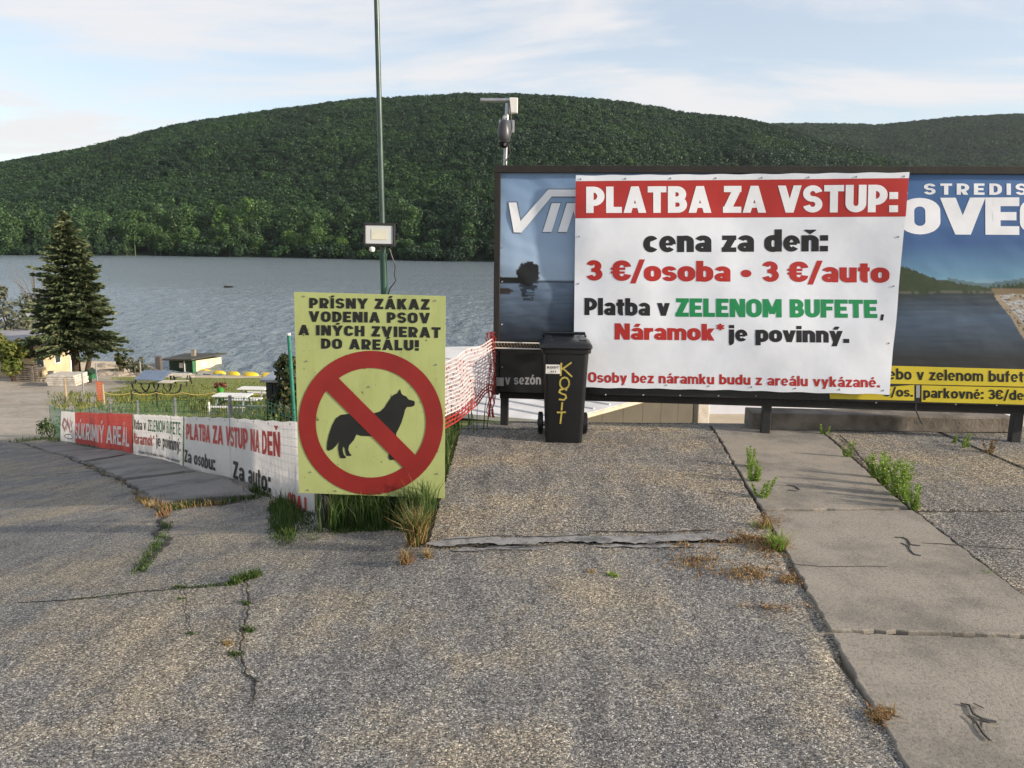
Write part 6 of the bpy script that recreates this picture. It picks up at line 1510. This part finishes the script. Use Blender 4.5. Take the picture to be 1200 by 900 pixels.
def weed(px, py, hpx, n, label, z=0.0, mat=None, wide=1.0):
    """upright feathery weed: stalks with many small leaves"""
    p = zhit(px, py, z); k = S(p); h = hpx*k; t = thing('weed_plant', p, label, 'weed', 'feathery weeds in the slab joints'); st = MB(); lf = MB()
    for i in range(n):
        b0 = p+Vector((random.gauss(0, .018*wide), random.gauss(0, .018), -.01)); e = b0+Vector((random.gauss(0, .05*wide)*h/.25, random.gauss(0, .04)*h/.25, h*random.uniform(.6, 1.05)))
        m_ = b0.lerp(e, .5)+Vector((random.gauss(0, .008), 0, 0)); st.tube([b0, m_, e], [.0028, .002, .001], 3, False)
        for j in range(70):
            u = .12+.88*random.random(); c_ = b0.lerp(e, u); a_ = random.random()*6.28; ln = h*.10*(1.15-u*.55)*random.uniform(.7, 1.5); d = Vector((math.cos(a_), math.sin(a_), random.uniform(.2, 1.0))).normalized(); s = d.orthogonal().normalized()*.0042
            lf.add([c_-s, c_+s, c_+d*ln*.6+s, c_+d*ln, c_+d*ln*.6-s], [(0, 1, 2, 3, 4)])
    st.build('stalks', M_WEED, t); lf.build('leaves', mat or M_WEED, t)
weed(1050, 583, 52, 11, 'tallest bright feathery weed in the joint right of centre', wide=1.5); weed(1026, 562, 36, 9, 'bright feathery weed left beside the tallest one', wide=1.6); weed(1040, 572, 44, 7, 'bright feathery weed between the tallest and its left neighbour'); weed(1071, 597, 36, 7, 'short bright weed at the lower end of the weedy joint')
weed(1058, 590, 40, 5, 'slender bright weed between the tallest and the lowest one')
weed(992, 537, 24, 4, 'thin sparse weed in the joint under the board, left of the bright ones'); weed(965, 510, 22, 3, 'little weed standing against the timber beam')
weed(882, 566, 36, 7, 'thin green weed at the top of the centre joint'); weed(878, 548, 28, 5, 'faint weed above the thin green one'); weed(887, 585, 32, 5, 'sprawling weed below the thin green one', wide=2.5)
weed(1130, 525, 20, 4, 'thin weed by the right end of the beam'); weed(1158, 532, 24, 4, 'thin reddish weed right of the beam end', mat=M_RUST); weed(1118, 520, 16, 3, 'little weed before the right part of the beam')
# lawn tufts that break the flat green
mb = MB()
for i in range(1500):
    px, py = random.uniform(125, 330), random.uniform(444, 478); p = gpt(px, py)
    if p.y > 24 and zone_of(p.x, p.y, p.z)[0] > .6: blades(mb, p, 3, .12, .3, .05, .8)
mb.build('lawn_tufts', M_BUSH, kind='stuff')
mb = MB()
for i in range(420):
    px, py = random.uniform(60, 330), random.uniform(462, 484); p = gpt(px, py)
    if p.y > 23: blades(mb, p, 4, .35, .3, .05, .7)
mb.build('rough_grass', M_BUSH, kind='stuff')

# no trees are built on the right of the ramp

# air between here and the hills
hb_ = MB().box((-2700, -60, -17.5), (2700, 3100, 420)); hz = hb_.build('haze', [], kind='stuff')
mh = bpy.data.materials.new('haze_air'); mh.use_nodes = True; th = mh.node_tree
th.nodes.remove(th.nodes['Principled BSDF']); vol = th.nodes.new('ShaderNodeVolumePrincipled')
vol.inputs['Color'].default_value = (0.80, 0.88, 1.0, 1); vol.inputs['Density'].default_value = 0.000030; vol.inputs['Anisotropy'].default_value = 0.2
th.links.new(vol.outputs[0], th.nodes['Material Output'].inputs['Volume']); hz.data.materials.append(mh)
SC.cycles.volume_bounces = 0
